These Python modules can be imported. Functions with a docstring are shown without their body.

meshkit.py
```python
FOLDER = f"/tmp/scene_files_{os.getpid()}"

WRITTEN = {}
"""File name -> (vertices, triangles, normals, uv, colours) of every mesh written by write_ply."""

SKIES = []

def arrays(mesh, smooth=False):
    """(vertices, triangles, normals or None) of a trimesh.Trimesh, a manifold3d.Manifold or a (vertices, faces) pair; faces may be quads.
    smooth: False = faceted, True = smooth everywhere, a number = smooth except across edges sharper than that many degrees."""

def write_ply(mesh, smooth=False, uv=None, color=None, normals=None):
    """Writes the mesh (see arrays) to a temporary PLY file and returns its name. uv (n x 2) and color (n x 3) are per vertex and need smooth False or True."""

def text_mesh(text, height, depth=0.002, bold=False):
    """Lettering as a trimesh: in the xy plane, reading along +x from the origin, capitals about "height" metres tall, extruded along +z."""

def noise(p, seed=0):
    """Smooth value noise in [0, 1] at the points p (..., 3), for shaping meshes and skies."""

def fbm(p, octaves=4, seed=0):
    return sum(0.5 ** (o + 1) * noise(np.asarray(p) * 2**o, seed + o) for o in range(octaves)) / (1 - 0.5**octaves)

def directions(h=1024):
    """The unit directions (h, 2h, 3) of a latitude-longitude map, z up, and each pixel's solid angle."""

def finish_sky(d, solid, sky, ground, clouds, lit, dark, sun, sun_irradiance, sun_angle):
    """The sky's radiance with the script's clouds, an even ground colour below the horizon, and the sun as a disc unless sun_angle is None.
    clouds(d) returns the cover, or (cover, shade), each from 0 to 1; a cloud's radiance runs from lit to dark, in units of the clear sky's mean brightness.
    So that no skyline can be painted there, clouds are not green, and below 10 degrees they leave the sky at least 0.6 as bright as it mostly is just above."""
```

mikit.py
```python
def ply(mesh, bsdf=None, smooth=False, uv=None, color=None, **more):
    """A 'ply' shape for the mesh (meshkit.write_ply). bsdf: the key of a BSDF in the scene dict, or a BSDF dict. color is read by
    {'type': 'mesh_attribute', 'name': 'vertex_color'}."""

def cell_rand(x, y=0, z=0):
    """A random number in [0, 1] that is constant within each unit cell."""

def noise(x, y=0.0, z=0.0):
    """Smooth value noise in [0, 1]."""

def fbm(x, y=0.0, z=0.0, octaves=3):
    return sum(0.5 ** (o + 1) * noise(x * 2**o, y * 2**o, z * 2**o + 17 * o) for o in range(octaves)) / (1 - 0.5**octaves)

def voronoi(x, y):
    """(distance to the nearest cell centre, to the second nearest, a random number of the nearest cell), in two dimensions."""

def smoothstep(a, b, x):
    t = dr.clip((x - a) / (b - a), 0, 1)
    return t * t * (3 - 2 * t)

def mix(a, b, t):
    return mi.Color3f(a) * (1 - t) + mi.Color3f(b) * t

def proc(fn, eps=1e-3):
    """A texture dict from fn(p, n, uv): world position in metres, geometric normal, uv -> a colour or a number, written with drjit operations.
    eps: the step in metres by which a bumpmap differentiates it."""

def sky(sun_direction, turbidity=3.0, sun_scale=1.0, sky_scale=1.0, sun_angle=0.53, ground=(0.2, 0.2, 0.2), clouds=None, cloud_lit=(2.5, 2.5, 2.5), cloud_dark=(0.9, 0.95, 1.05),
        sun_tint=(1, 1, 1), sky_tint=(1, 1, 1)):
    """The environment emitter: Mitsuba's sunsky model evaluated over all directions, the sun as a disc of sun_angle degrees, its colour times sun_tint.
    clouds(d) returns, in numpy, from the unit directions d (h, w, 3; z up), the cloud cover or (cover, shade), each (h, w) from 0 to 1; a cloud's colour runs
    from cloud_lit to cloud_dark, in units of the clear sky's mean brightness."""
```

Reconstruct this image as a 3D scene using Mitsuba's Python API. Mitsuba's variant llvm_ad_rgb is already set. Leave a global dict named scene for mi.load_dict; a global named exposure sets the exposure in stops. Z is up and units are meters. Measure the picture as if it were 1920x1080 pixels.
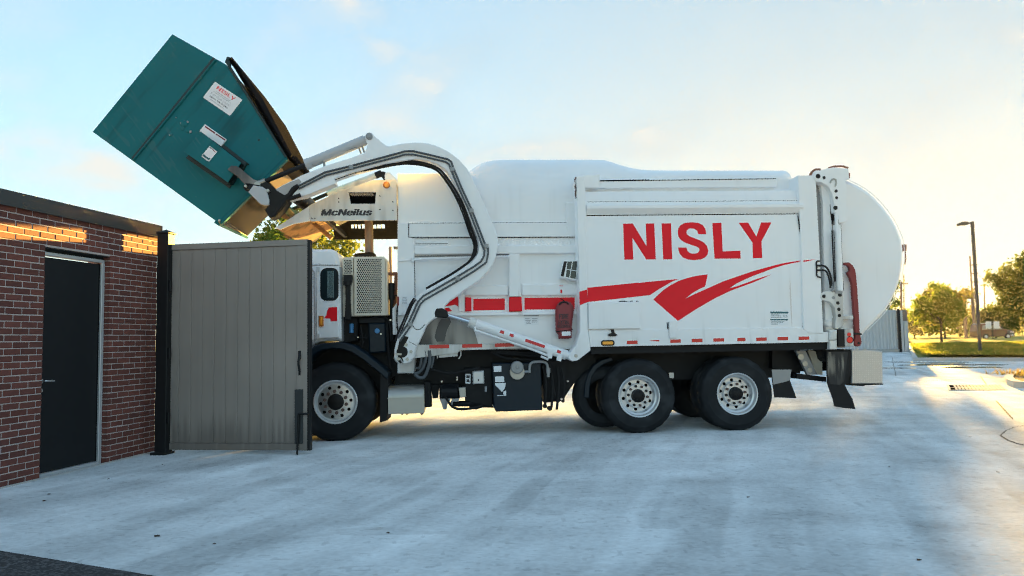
import math, random
import numpy as np, trimesh, manifold3d, shapely
import shapely.geometry as sg
import drjit as dr
import mitsuba as mi
import mikit, meshkit
from mikit import proc, noise, fbm, smoothstep, mix

RNG = np.random.default_rng(7)
random.seed(7)
scene, labels = {}, {}

# ------------------------------------------------------------------ camera, sky, exposure
F, H = 1385.0, 1.35                      # focal length in photo pixels (1920 wide), eye height
PITCH, ROLL = math.radians(3.965), math.radians(1.05)
_f = np.array([0, math.cos(PITCH), math.sin(PITCH)])
_r0, _u0 = np.array([1.0, 0, 0]), np.array([0, -math.sin(PITCH), math.cos(PITCH)])
CR = math.cos(ROLL) * _r0 - math.sin(ROLL) * _u0
CU = math.cos(ROLL) * _u0 + math.sin(ROLL) * _r0
CAM = np.array([0, 0, H])
T = mi.ScalarTransform4f
scene['camera'] = {'type': 'perspective', 'fov': 2 * math.degrees(math.atan(960 / F)), 'fov_axis': 'x', 'near_clip': 0.05, 'far_clip': 4000.0,
                   'to_world': T().look_at(origin=CAM.tolist(), target=(CAM + _f).tolist(), up=CU.tolist())}
SUN_AZ, SUN_EL = 63.3, 5.0               # azimuth from +x (right) towards +y (away), elevation
SUN = [math.cos(math.radians(SUN_AZ)) * math.cos(math.radians(SUN_EL)), math.sin(math.radians(SUN_AZ)) * math.cos(math.radians(SUN_EL)), math.sin(math.radians(SUN_EL))]


def ray(px, py):
    d = _f + (px - 960) / F * CR + (540 - py) / F * CU
    return d / np.linalg.norm(d)


def clouds(d):
    x, y, z = d[..., 0], d[..., 1], np.maximum(d[..., 2], 0.02)
    u, v = x / (z + 0.12), y / (z + 0.12)
    p = np.stack([u * 0.55 + 0.5 * v, v * 0.35 - 0.2 * u, 0 * u], -1)
    w = meshkit.fbm(p * 2.2 + 3.1, 3, 5)
    n = meshkit.fbm(p * np.array([3.2, 1.1, 1]) + w[..., None] * 1.6, 5, 9)
    wisps = np.clip((n - 0.55) / 0.22, 0, 1) ** 1.3 * 0.35
    f1 = meshkit.fbm(d * np.array([16, 16, 34]) + w[..., None] * 3, 5, 21)
    # long cirrus strands: two directions, width in degrees, strength
    for a, b, wd, amp in (((640, -60), (690, 60), 1.3, .60), ((680, 40), (790, 150), 1.1, .50), ((560, 20), (700, -80), 2.5, .25), ((-60, 225), (190, 300), 2.2, .55), ((60, 300), (260, 350), 1.8, .40), ((860, 285), (1250, 262), 1.1, .55), ((950, 262), (1130, 225), 0.9, .35),
                          ((1180, 235), (1340, 205), 1.0, .35), ((1700, 250), (1990, 60), 2.4, .40), ((1400, 300), (1800, 330), 2.2, .35), ((1880, 40), (1990, 120), 1.0, .40), ((720, 235), (860, 262), 0.8, .30)):
        A, B = ray(*a), ray(*b)
        m = np.cross(A, B)
        m /= np.linalg.norm(m)
        t = np.cross(m, A)
        ang = np.degrees(np.arctan2(d @ t, d @ A))
        L = np.degrees(np.arccos(A @ B))
        off = np.degrees(np.arcsin(np.clip(d @ m, -1, 1))) + (w - 0.5) * 2.5
        end = np.maximum(0, np.maximum(-ang, ang - L))
        wisps = wisps + amp * np.exp(-(off / wd) ** 2 - (end / (2 * wd)) ** 2) * np.clip((f1 - 0.30) / 0.35, 0, 1)
    # thin high haze all over (shade 1), thickening round the low sun; whiter cirrus on it (shade 0)
    ang = np.degrees(np.arccos(np.clip(d @ np.array(SUN), -1, 1)))
    t = np.clip((70 - ang) / 60, 0, 1)
    haze = 1 - (1 - HAZE) * (1 - 0.86 * t * t * (3 - 2 * t)) * (1 - 0.60 * np.exp(-z / 0.20))
    wisps = np.clip(wisps, 0, 0.85)
    cover = 1 - (1 - wisps) * (1 - haze)
    pale = np.maximum(0.95 * np.clip((62 - ang) / 50, 0, 1) * np.exp(-np.maximum(z - 0.1, 0) / 0.28), 0.9 * np.exp(-z / 0.16))
    return np.clip(cover, 0, 0.96), np.clip(1 - np.maximum(wisps / np.maximum(cover, 1e-3), pale), 0, 1)


HAZE = 0.46
scene['sky'] = mikit.sky(SUN, turbidity=1.6, sun_scale=2.2, sky_scale=1.0, clouds=clouds, cloud_lit=(1.10, 1.06, 0.97), cloud_dark=(0.46, 0.68, 0.83), sky_tint=(0.54, 0.73, 0.90), sun_tint=(0.78, 1.0, 1.45), ground=(0.2, 0.2, 0.19))
exposure = 5.2


# ------------------------------------------------------------------ helpers
def ground_at(px, py, z=0.0):
    d = ray(px, py)
    return CAM + d * ((z - H) / d[2])


def at_y(px, py, Y):
    d = ray(px, py)
    return CAM + d * (Y / d[1])


class Frame:
    """Local axes: x along, y into depth, z up."""

    def __init__(self, o, ex):
        ex = np.array([ex[0], ex[1], 0.0])
        self.o, self.ex = np.array(o, float), ex / np.linalg.norm(ex)
        self.ez = np.array([0, 0, 1.0])
        self.ey = np.cross(self.ez, self.ex)
        self.M = np.eye(4)
        self.M[:3, 0], self.M[:3, 1], self.M[:3, 2], self.M[:3, 3] = self.ex, self.ey, self.ez, self.o

    def S(self, px, py, d=0.0):
        r = ray(px, py)
        t = (d - (CAM - self.o) @ self.ey) / (r @ self.ey)
        p = CAM + r * t - self.o
        return float(p @ self.ex), float(p[2])

    def R(self, pts, d=0.0):
        return [self.S(x, y, d) for x, y in pts]

    def put(self, m):
        m = m.copy()
        m.apply_transform(self.M)
        return m


WORLD = Frame((0, 0, 0), (1, 0))


def fixv(m):
    if m.volume < 0:
        m.invert()
    return m


def prism(ring, d0, d1, bev=0.0):
    """Outline in (x, z) extruded from depth d0 (near) to d1, with a chamfer round the near face."""
    pg = sg.Polygon(ring)
    if not pg.is_valid:
        pg = pg.buffer(0)
        if pg.geom_type != 'Polygon':
            pg = max(pg.geoms, key=lambda g: g.area)
    pg = sg.polygon.orient(pg)
    v2, f2 = trimesh.creation.triangulate_polygon(pg, engine='earcut')
    if len(pg.interiors) or bev <= 0:
        m = trimesh.creation.extrude_polygon(pg, d1 - d0, engine='earcut')
        v = m.vertices.copy()
        return fixv(trimesh.Trimesh(np.stack([v[:, 0], d0 + v[:, 2], v[:, 1]], 1), m.faces, process=False))
    r = np.array(pg.exterior.coords)[:-1]
    n = len(r)
    a, b = r - np.roll(r, 1, 0), np.roll(r, -1, 0) - r
    na = np.stack([-a[:, 1], a[:, 0]], 1) / (np.linalg.norm(a, axis=1, keepdims=True) + 1e-12)
    nb = np.stack([-b[:, 1], b[:, 0]], 1) / (np.linalg.norm(b, axis=1, keepdims=True) + 1e-12)
    mt = na + nb
    mt = mt / np.maximum((mt * mt).sum(1, keepdims=True) / 2, 0.5)
    inner = r + mt * bev
    if sg.Polygon(inner).is_valid is False:
        inner = r + mt * bev * 0.3
    rings = [np.c_[inner[:, 0], np.full(n, d0), inner[:, 1]], np.c_[r[:, 0], np.full(n, d0 + bev), r[:, 1]], np.c_[r[:, 0], np.full(n, d1), r[:, 1]]]
    try:
        vi, fi = trimesh.creation.triangulate_polygon(sg.Polygon(inner), engine='earcut')
        vo, fo = trimesh.creation.triangulate_polygon(sg.Polygon(r), engine='earcut')
    except Exception:
        return prism(ring, d0, d1, 0)
    parts = [trimesh.Trimesh(np.c_[vi[:, 0], np.full(len(vi), d0), vi[:, 1]], fi[:, :], process=False)]
    i = np.arange(n)
    j = (i + 1) % n
    faces = []
    for k in range(2):
        A, B = k * n, (k + 1) * n
        faces += [np.stack([A + i, A + j, B + j], 1), np.stack([A + i, B + j, B + i], 1)]
    parts.append(trimesh.Trimesh(np.vstack(rings), np.vstack(faces)[:, ::-1], process=False))
    parts.append(trimesh.Trimesh(np.c_[vo[:, 0], np.full(len(vo), d1), vo[:, 1]], fo[:, ::-1], process=False))
    m = trimesh.util.concatenate(parts)
    return fixv(m)


def box(x0, x1, y0, y1, z0, z1, bev=0.0):
    if bev <= 0:
        m = trimesh.creation.box((x1 - x0, y1 - y0, z1 - z0))
        m.apply_translation(((x0 + x1) / 2, (y0 + y1) / 2, (z0 + z1) / 2))
        return m
    b = min(bev, (x1 - x0) / 2.2, (y1 - y0) / 2.2, (z1 - z0) / 2.2)
    P = []
    for sx in (0, 1):
        for sy in (0, 1):
            for sz in (0, 1):
                c = np.array([x1 if sx else x0, y1 if sy else y0, z1 if sz else z0])
                s = np.array([-1 if sx else 1, -1 if sy else 1, -1 if sz else 1]) * b
                for k in range(3):
                    q = s.copy()
                    q[k] = 0
                    P.append(c + q)
    return trimesh.convex.convex_hull(np.array(P))


def smooth_path(pts, per=6):
    pts = np.array(pts, float)
    if len(pts) < 3:
        return pts
    P = np.vstack([2 * pts[0] - pts[1], pts, 2 * pts[-1] - pts[-2]])
    out = []
    for i in range(1, len(P) - 2):
        for t in np.linspace(0, 1, per, endpoint=False):
            a, b, c, d = P[i - 1:i + 3]
            out.append(0.5 * ((2 * b) + (c - a) * t + (2 * a - 5 * b + 4 * c - d) * t * t + (3 * b - a - 3 * c + d) * t ** 3))
    out.append(pts[-1])
    return np.array(out)


def tube(pts, r, n=8, smooth=0):
    pts = smooth_path(pts, smooth) if smooth else np.array(pts, float)
    k = len(pts)
    r = np.broadcast_to(np.asarray(r, float), (k,)) if np.ndim(r) == 0 or len(np.atleast_1d(r)) == k else np.interp(np.linspace(0, 1, k), np.linspace(0, 1, len(r)), r)
    t = np.gradient(pts, axis=0)
    t /= np.linalg.norm(t, axis=1, keepdims=True) + 1e-12
    u = np.cross(t[0], [0, 0, 1] if abs(t[0][2]) < 0.9 else [1, 0, 0])
    u /= np.linalg.norm(u)
    a = np.arange(n) * 2 * np.pi / n
    V = []
    for i in range(k):
        u = u - t[i] * (u @ t[i])
        u /= np.linalg.norm(u)
        w = np.cross(t[i], u)
        V.append(pts[i] + r[i] * (np.cos(a)[:, None] * u + np.sin(a)[:, None] * w))
    V = np.vstack(V + [pts[:1], pts[-1:]])
    i, j, fs = np.arange(n), (np.arange(n) + 1) % n, []
    for q in range(k - 1):
        A, B = q * n, (q + 1) * n
        fs += [np.stack([A + i, A + j, B + j], 1), np.stack([A + i, B + j, B + i], 1)]
    fs += [np.stack([j, i, i * 0 + k * n], 1), np.stack([(k - 1) * n + i, (k - 1) * n + j, i * 0 + k * n + 1], 1)]
    return fixv(trimesh.Trimesh(V, np.vstack(fs), process=False))


def lathe(profile, cx, cz, n=64, lug=None, y0=0.0):
    """Closed profile [(radius, y)] turned about the local y axis through (cx, cz)."""
    pr = np.array(profile, float)
    k, a = len(pr), np.arange(n) * 2 * np.pi / n
    mod = np.ones((k, n))
    if lug is not None:
        mod[lug] = 1 - 0.016 * ((np.arange(n) % 4) < 1)
    R = pr[:, :1] * mod
    V = np.stack([cx + R * np.cos(a), np.broadcast_to(y0 + pr[:, 1:], (k, n)), cz + R * np.sin(a)], -1).reshape(-1, 3)
    i, j, fs = np.arange(n), (np.arange(n) + 1) % n, []
    for q in range(k):
        A, B = q * n, ((q + 1) % k) * n
        fs += [np.stack([A + i, A + j, B + j], 1), np.stack([A + i, B + j, B + i], 1)]
    return fixv(trimesh.Trimesh(V, np.vstack(fs), process=False))


def cyl(cx, cz, r, y0, y1, n=24, bev=0.0):
    if bev:
        return lathe([(0.0005, y0), (r - bev, y0), (r, y0 + bev), (r, y1), (0.0005, y1)], cx, cz, n)
    return lathe([(0.0005, y0), (r, y0), (r, y1), (0.0005, y1)], cx, cz, n)


def sweep2(m):
    return trimesh.util.concatenate(m)


def rounded(x0, z0, x1, z1, r, n=5):
    x0, x1 = sorted((x0, x1))
    z0, z1 = sorted((z0, z1))
    out = []
    for cx, cz, s in ((x1 - r, z0 + r, -90), (x1 - r, z1 - r, 0), (x0 + r, z1 - r, 90), (x0 + r, z0 + r, 180)):
        for k in range(n + 1):
            a = math.radians(s + 90 * k / n)
            out.append((cx + r * math.cos(a), cz + r * math.sin(a)))
    return out


def free(key):
    if key not in scene and not any(k.startswith(key + '__') for k in scene):
        return key
    n = 1
    while f'{key}_{n:03d}' in scene or any(k.startswith(f'{key}_{n:03d}__') for k in scene):
        n += 1
    return f'{key}_{n:03d}'


def free_part(key):
    if key not in scene:
        return key
    n = 1
    while f'{key}_{n:03d}' in scene:
        n += 1
    return f'{key}_{n:03d}'


def add(key, mesh, mat, fr=None, smooth=30, label=None, **kw):
    """One part (or one-mesh thing); returns its key."""
    key = free_part(key)
    scene[key] = mikit.ply(fr.put(mesh) if fr is not None else mesh, mat, smooth=smooth, **kw)
    if label:
        labels[key] = {'label': label}
    return key


def thing(key, label, category, group=None):
    key = free(key)
    while key in labels:
        base, _, num = key.rpartition('_')
        key = f'{base}_{int(num) + 1:03d}' if num.isdigit() and len(num) == 3 else key + '_001'
    labels[key] = {'label': label, 'category': category}
    if group:
        labels[key]['group'] = group
    return key


# ------------------------------------------------------------------ materials
def rgb(*c):
    return {'type': 'rgb', 'value': list(c)}


def pri(color, rough=0.5, **kw):
    d = {'type': 'principled', 'base_color': color if isinstance(color, dict) else rgb(*color), 'roughness': rough}
    d.update(kw)
    return d


def mat(name, d):
    scene['mat_' + name] = d if d['type'] in ('twosided', 'principledthin', 'dielectric', 'thindielectric', 'ref') else {'type': 'twosided', 'bsdf': d}
    return 'mat_' + name


def white_fn(p, n, uv):
    g = fbm(p.x * 1.3, p.y * 1.3, p.z * 0.7, 3)
    streak = fbm(p.x * 14, p.y * 14, p.z * 0.9, 3)
    low = smoothstep(1.75, 1.1, p.z + 0.5 * (g - 0.5))
    grime = dr.clip(smoothstep(0.55, 0.9, streak) * (0.07 + 0.35 * low) + 0.28 * low * smoothstep(0.35, 0.75, g), 0, 0.75)
    run = smoothstep(0.78, 0.86, noise(p.x * 21, p.y * 21, p.z * 0.55)) * smoothstep(0.62, 0.75, noise(p.x * 2.3, p.y * 2.3, p.z * 1.1)) * 0.30 * smoothstep(3.0, 2.4, p.z)
    base = mix(mi.Color3f(0.79, 0.80, 0.81) * (0.93 + 0.10 * g), mi.Color3f(0.30, 0.16, 0.08), run)
    return mix(base, mi.Color3f(0.30, 0.28, 0.25), grime)


def white_bump(p, n, uv):
    return fbm(p.x * 1.5, p.y * 1.5, p.z * 1.9, 2)


def offwhite_fn(p, n, uv):
    g = fbm(p.x * 2.1, p.y * 2, p.z * 1.4, 3)
    streak = fbm(p.x * 11, p.y * 11, p.z * 1.0, 3)
    return mix(mi.Color3f(0.66, 0.65, 0.62), mi.Color3f(0.22, 0.18, 0.14), smoothstep(0.45, 0.9, 0.55 * streak + 0.5 * g) * 0.8)


def grimy_fn(p, n, uv):
    g = fbm(p.x * 1.6, p.y, p.z * 1.2, 3)
    streak = fbm(p.x * 9, p.y * 9, p.z * 0.8, 3)
    return mix(mi.Color3f(0.33, 0.31, 0.28), mi.Color3f(0.05, 0.05, 0.05), smoothstep(0.30, 0.64, 0.55 * g + 0.45 * streak))


def teal_fn(p, n, uv):
    g = fbm(p.x * 1.5, p.y * 1.5, p.z * 1.5, 3)
    s = noise(p.x * 23, p.y * 23, p.z * 23)
    c = mix(mi.Color3f(0.002, 0.105, 0.125), mi.Color3f(0.003, 0.145, 0.165), g)
    scr = smoothstep(0.70, 0.82, noise(p.x * 30 + p.z * 22, p.z * 4 - p.x * 3, p.y * 4)) * smoothstep(0.50, 0.70, noise(p.x * 2.1, p.y * 2.1, p.z * 2.1)) * 0.22
    drip = smoothstep(0.55, 0.85, fbm(p.x * 9 - p.z * 7, p.z * 0.8 + p.x * 0.9, p.y, 3)) * 0.35
    c = mix(c * (1 - drip), mi.Color3f(0.10, 0.17, 0.17), scr)
    return mix(c, mi.Color3f(0.18, 0.22, 0.22), smoothstep(0.93, 0.98, s) * smoothstep(0.5, 0.7, g) * 0.6)


def inside_fn(p, n, uv):
    g = fbm(p.x * 2.5, p.y * 2.5, p.z * 2.5, 4)
    return mix(mi.Color3f(0.40, 0.35, 0.27), mi.Color3f(0.07, 0.06, 0.05), smoothstep(0.42, 0.75, g))


def mott0(p):
    return fbm(p.x * 1.1, p.y * 0.8, 21.0, 3)


def concrete_fn(p, n, uv):
    big = fbm(p.x * 0.16, p.y * 0.22, 3.0, 3)
    # tyre-drag streaks run from the drive (right, far) to the gate (left, near)
    a = p.x * 0.32 + p.y * 0.947
    b = -p.x * 0.947 + p.y * 0.32
    wob = fbm(p.x * 0.5, p.y * 0.5, 5.0, 2)
    st = fbm(a * 0.22, b * 1.4 + wob * 1.2, 1.0, 3)
    st2 = fbm(a * 0.33, b * 5.0 + wob * 2.0, 4.0, 3)
    mark = smoothstep(0.60, 0.70, fbm(a * 0.16, b * 3.2 + wob * 1.0, 9.0, 2)) * smoothstep(0.35, 0.6, mott0(p)) * 0.13
    mott = fbm(p.x * 1.7, p.y * 2.3, 7.0, 4)
    fine = fbm(p.x * 30, p.y * 42, 2.0, 3)
    v = 0.50 + 0.16 * (big - 0.5) + 0.22 * (st - 0.5) + 0.20 * (st2 - 0.5) + 0.26 * (mott - 0.5) + 0.15 * (fine - 0.5)
    drip = smoothstep(0.74, 0.80, noise(p.x * 1.9 + 3, p.y * 2.6, 13.0)) * smoothstep(0.5, 0.65, mott) * 0.14
    pit = smoothstep(0.80, 0.9, noise(p.x * 17, p.y * 23, 19.0)) * 0.16
    v = dr.maximum(v * (1 - drip) * (1 - pit) * (1 - mark), 0.05)
    return mi.Color3f(v * 0.94, v * 0.99, v * 1.0)


def concrete_bump(p, n, uv):
    return fbm(p.x * 24, p.y * 24, 0.0, 3) * 1.0


def asphalt_fn(p, n, uv):
    f = fbm(p.x * 60, p.y * 60, 0.0, 2)
    g = fbm(p.x * 1.2, p.y * 1.2, 0.0, 3)
    v = 0.022 + 0.05 * smoothstep(0.4, 0.8, f) * (0.6 + 0.8 * g)
    return mi.Color3f(v, v, v * 1.03)


def grass_fn(p, n, uv):
    g = fbm(p.x * 0.35, p.y * 0.22, 0.0, 4)
    f = fbm(p.x * 5, p.y * 3, 0.0, 3)
    return mix(mi.Color3f(0.09, 0.12, 0.016), mi.Color3f(0.24, 0.21, 0.04), dr.clip(0.75 * smoothstep(0.3, 0.72, g) + 0.5 * (f - 0.5), 0, 1))


def gate_fn(p, n, uv):
    s = fbm(p.x * 26, p.y * 26, p.z * 0.8, 3)
    g = fbm(p.x * 1.1, p.y * 1.1, p.z * 0.9, 3)
    v = 0.22 + 0.03 * (s - 0.5) + 0.09 * (g - 0.4)
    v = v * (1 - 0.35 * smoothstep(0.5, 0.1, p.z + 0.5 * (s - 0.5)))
    return mi.Color3f(v * 1.13, v * 0.98, v * 0.85)


def brick_shade(k):
    def fn(p, n, uv):
        g = fbm(p.x * 40, p.y * 40, p.z * 60, 3)
        h = fbm(p.x * 3.1, p.y * 3.1, p.z * 5.1, 2)
        c = mix(mi.Color3f(0.165, 0.048, 0.034), mi.Color3f(0.105, 0.037, 0.029), h)
        return c * (0.72 + 0.46 * g) * k
    return fn


def tyre_fn(p, n, uv):
    g = fbm(p.x * 5, p.y * 5, p.z * 5, 3)
    dust = smoothstep(0.45, 0.8, g)
    return mix(mi.Color3f(0.006, 0.008, 0.010), mi.Color3f(0.034, 0.038, 0.042), dust * 0.6)


def flap_fn(p, n, uv):
    s = fbm(p.x * 16, p.y * 16, p.z * 2.2, 3)
    up = smoothstep(0.55, 0.85, p.z)
    return mix(mi.Color3f(0.012, 0.012, 0.013), mi.Color3f(0.30, 0.27, 0.22), smoothstep(0.48, 0.72, s) * 0.6 * up)


def brown_fn(p, n, uv):
    s = fbm(p.x * 5, p.y * 5, p.z * 7, 4)
    return mix(mi.Color3f(0.25, 0.135, 0.07), mi.Color3f(0.07, 0.04, 0.025), smoothstep(0.4, 0.75, s))


M = {}
M['white'] = mat('white', {'type': 'bumpmap', 'bump': proc(white_bump, 2e-2), 'scale': 0.022, 'bsdf': pri(proc(white_fn), 0.34, specular=0.5)})
M['offwhite'] = mat('offwhite', pri(proc(offwhite_fn), 0.45))
M['grimy'] = mat('grimy', pri(proc(grimy_fn), 0.5))
M['grimedark'] = mat('grimedark', pri((0.085, 0.083, 0.08), 0.55))
M['smudge'] = mat('smudge', pri((0.36, 0.355, 0.35), 0.5))
M['red'] = mat('red', pri((0.76, 0.006, 0.018), 0.4, specular=0.25))
M['redtape'] = mat('redtape', pri((0.55, 0.02, 0.02), 0.25))
M['darkred'] = mat('darkred', pri((0.20, 0.018, 0.018), 0.45))
M['black'] = mat('black', pri((0.006, 0.0065, 0.007), 0.5, specular=0.3))
M['rubber'] = mat('rubber', pri((0.007, 0.007, 0.0075), 0.65, specular=0.3))
M['grease'] = mat('grease', pri((0.006, 0.0055, 0.005), 0.5, specular=0.25))
M['tyre'] = mat('tyre', pri(proc(tyre_fn), 0.7, specular=0.3))
M['chassis'] = mat('chassis', pri((0.0045, 0.0055, 0.007), 0.55, specular=0.25))
M['void'] = mat('void', {'type': 'diffuse', 'reflectance': rgb(0.003, 0.003, 0.003)})
M['navy'] = mat('navy', pri((0.0025, 0.011, 0.020), 0.42, specular=0.3))
M['alu'] = mat('alu', pri((0.66, 0.66, 0.66), 0.28, metallic=0.9))
M['alu_dull'] = mat('alu_dull', pri((0.40, 0.39, 0.36), 0.42, metallic=0.8))
M['wheel'] = mat('wheel', pri((0.62, 0.63, 0.64), 0.33, metallic=0.55))
M['rustnut'] = mat('rustnut', pri((0.10, 0.055, 0.045), 0.6))
M['chrome'] = mat('chrome', pri((0.75, 0.76, 0.78), 0.15, metallic=1.0))
M['steel'] = mat('steel', pri((0.26, 0.27, 0.28), 0.45, metallic=0.4))
M['hosegrey'] = mat('hosegrey', pri((0.07, 0.08, 0.09), 0.4))
M['greytube'] = mat('greytube', pri((0.42, 0.44, 0.46), 0.4))
M['beige'] = mat('beige', pri((0.64, 0.58, 0.47), 0.5))
M['stack'] = mat('stack', pri((0.22, 0.17, 0.15), 0.5, metallic=0.3))
M['rust'] = mat('rust', pri((0.24, 0.10, 0.06), 0.7))
M['brown'] = mat('brown', pri(proc(brown_fn), 0.75))
M['teal'] = mat('teal', pri(proc(teal_fn), 0.5, specular=0.22))
M['teal_dark'] = mat('teal_dark', pri((0.002, 0.018, 0.020), 0.5))
M['inside'] = mat('inside', pri(proc(inside_fn), 0.7))
M['lid'] = mat('lid', {'type': 'diffuse', 'reflectance': rgb(0.003, 0.003, 0.0032)})
M['lidrib'] = mat('lidrib', {'type': 'diffuse', 'reflectance': rgb(0.016, 0.016, 0.018)})
M['paper'] = mat('paper', pri((0.72, 0.74, 0.76), 0.5))
M['ink'] = mat('ink', pri((0.03, 0.03, 0.035), 0.6))
M['greyink'] = mat('greyink', pri((0.30, 0.31, 0.33), 0.6))
M['tealink'] = mat('tealink', pri((0.03, 0.11, 0.13), 0.6))
M['amber'] = mat('amber', pri((0.85, 0.36, 0.04), 0.2))
M['amberdark'] = mat('amberdark', pri((0.45, 0.13, 0.02), 0.2))
M['redlens'] = mat('redlens', pri((0.75, 0.03, 0.025), 0.15))
M['glassdark'] = mat('glassdark', pri((0.010, 0.020, 0.024), 0.08, specular=0.6))
M['curtain'] = mat('curtain', pri((0.16, 0.24, 0.24), 0.8))
M['bluecap'] = mat('bluecap', pri((0.05, 0.22, 0.45), 0.4))
M['extcover'] = mat('extcover', pri((0.24, 0.035, 0.04), 0.55))
M['concrete'] = mat('concrete', {'type': 'bumpmap', 'bump': proc(concrete_bump, 4e-3), 'scale': 0.0025, 'bsdf': pri(proc(concrete_fn), 0.72, specular=0.3)})
M['kerb'] = mat('kerb', pri((0.40, 0.39, 0.37), 0.75))
M['asphalt'] = mat('asphalt', pri(proc(asphalt_fn), 0.8))
M['road'] = mat('road', pri((0.10, 0.10, 0.10), 0.85))
M['grass'] = mat('grass', pri(proc(grass_fn), 0.85))
M['joint'] = mat('joint', pri((0.07, 0.07, 0.068), 0.9))
M['wet'] = mat('wet', pri((0.055, 0.055, 0.05), 0.06, specular=0.6))
M['mulch'] = mat('mulch', pri((0.06, 0.035, 0.022), 0.9))
M['mortar'] = mat('mortar', pri((0.45, 0.375, 0.35), 0.9))
M['brick'] = mat('brick', pri(proc(brick_shade(1.0)), 0.85))
M['brick2'] = mat('brick2', pri(proc(brick_shade(0.82)), 0.85))
M['brick3'] = mat('brick3', pri(proc(brick_shade(1.14)), 0.85))
M['coping'] = mat('coping', pri((0.022, 0.026, 0.028), 0.5))
M['door'] = mat('door', pri((0.006, 0.008, 0.010), 0.55, specular=0.3))
M['frame'] = mat('frame', pri((0.55, 0.57, 0.58), 0.35, metallic=0.4))
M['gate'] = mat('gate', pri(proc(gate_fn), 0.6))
M['post'] = mat('post', pri((0.008, 0.009, 0.010), 0.5, specular=0.3))
M['fence'] = mat('fence', pri((0.52, 0.53, 0.54), 0.5))
M['lamp'] = mat('lamp', pri((0.040, 0.038, 0.038), 0.5))
M['pinkpole'] = mat('pinkpole', pri((0.20, 0.13, 0.11), 0.7))
M['sign'] = mat('sign', pri((0.12, 0.12, 0.19), 0.6))
M['carpaint'] = mat('carpaint', pri((0.06, 0.018, 0.015), 0.3, clearcoat=0.6))
M['cargrey'] = mat('cargrey', pri((0.05, 0.06, 0.07), 0.35))
M['carglass'] = mat('carglass', pri((0.25, 0.26, 0.27), 0.1))
M['bark'] = mat('bark', pri((0.055, 0.042, 0.032), 0.9))
M['deadleaf'] = mat('deadleaf', pri((0.045, 0.032, 0.025), 0.8))
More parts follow.
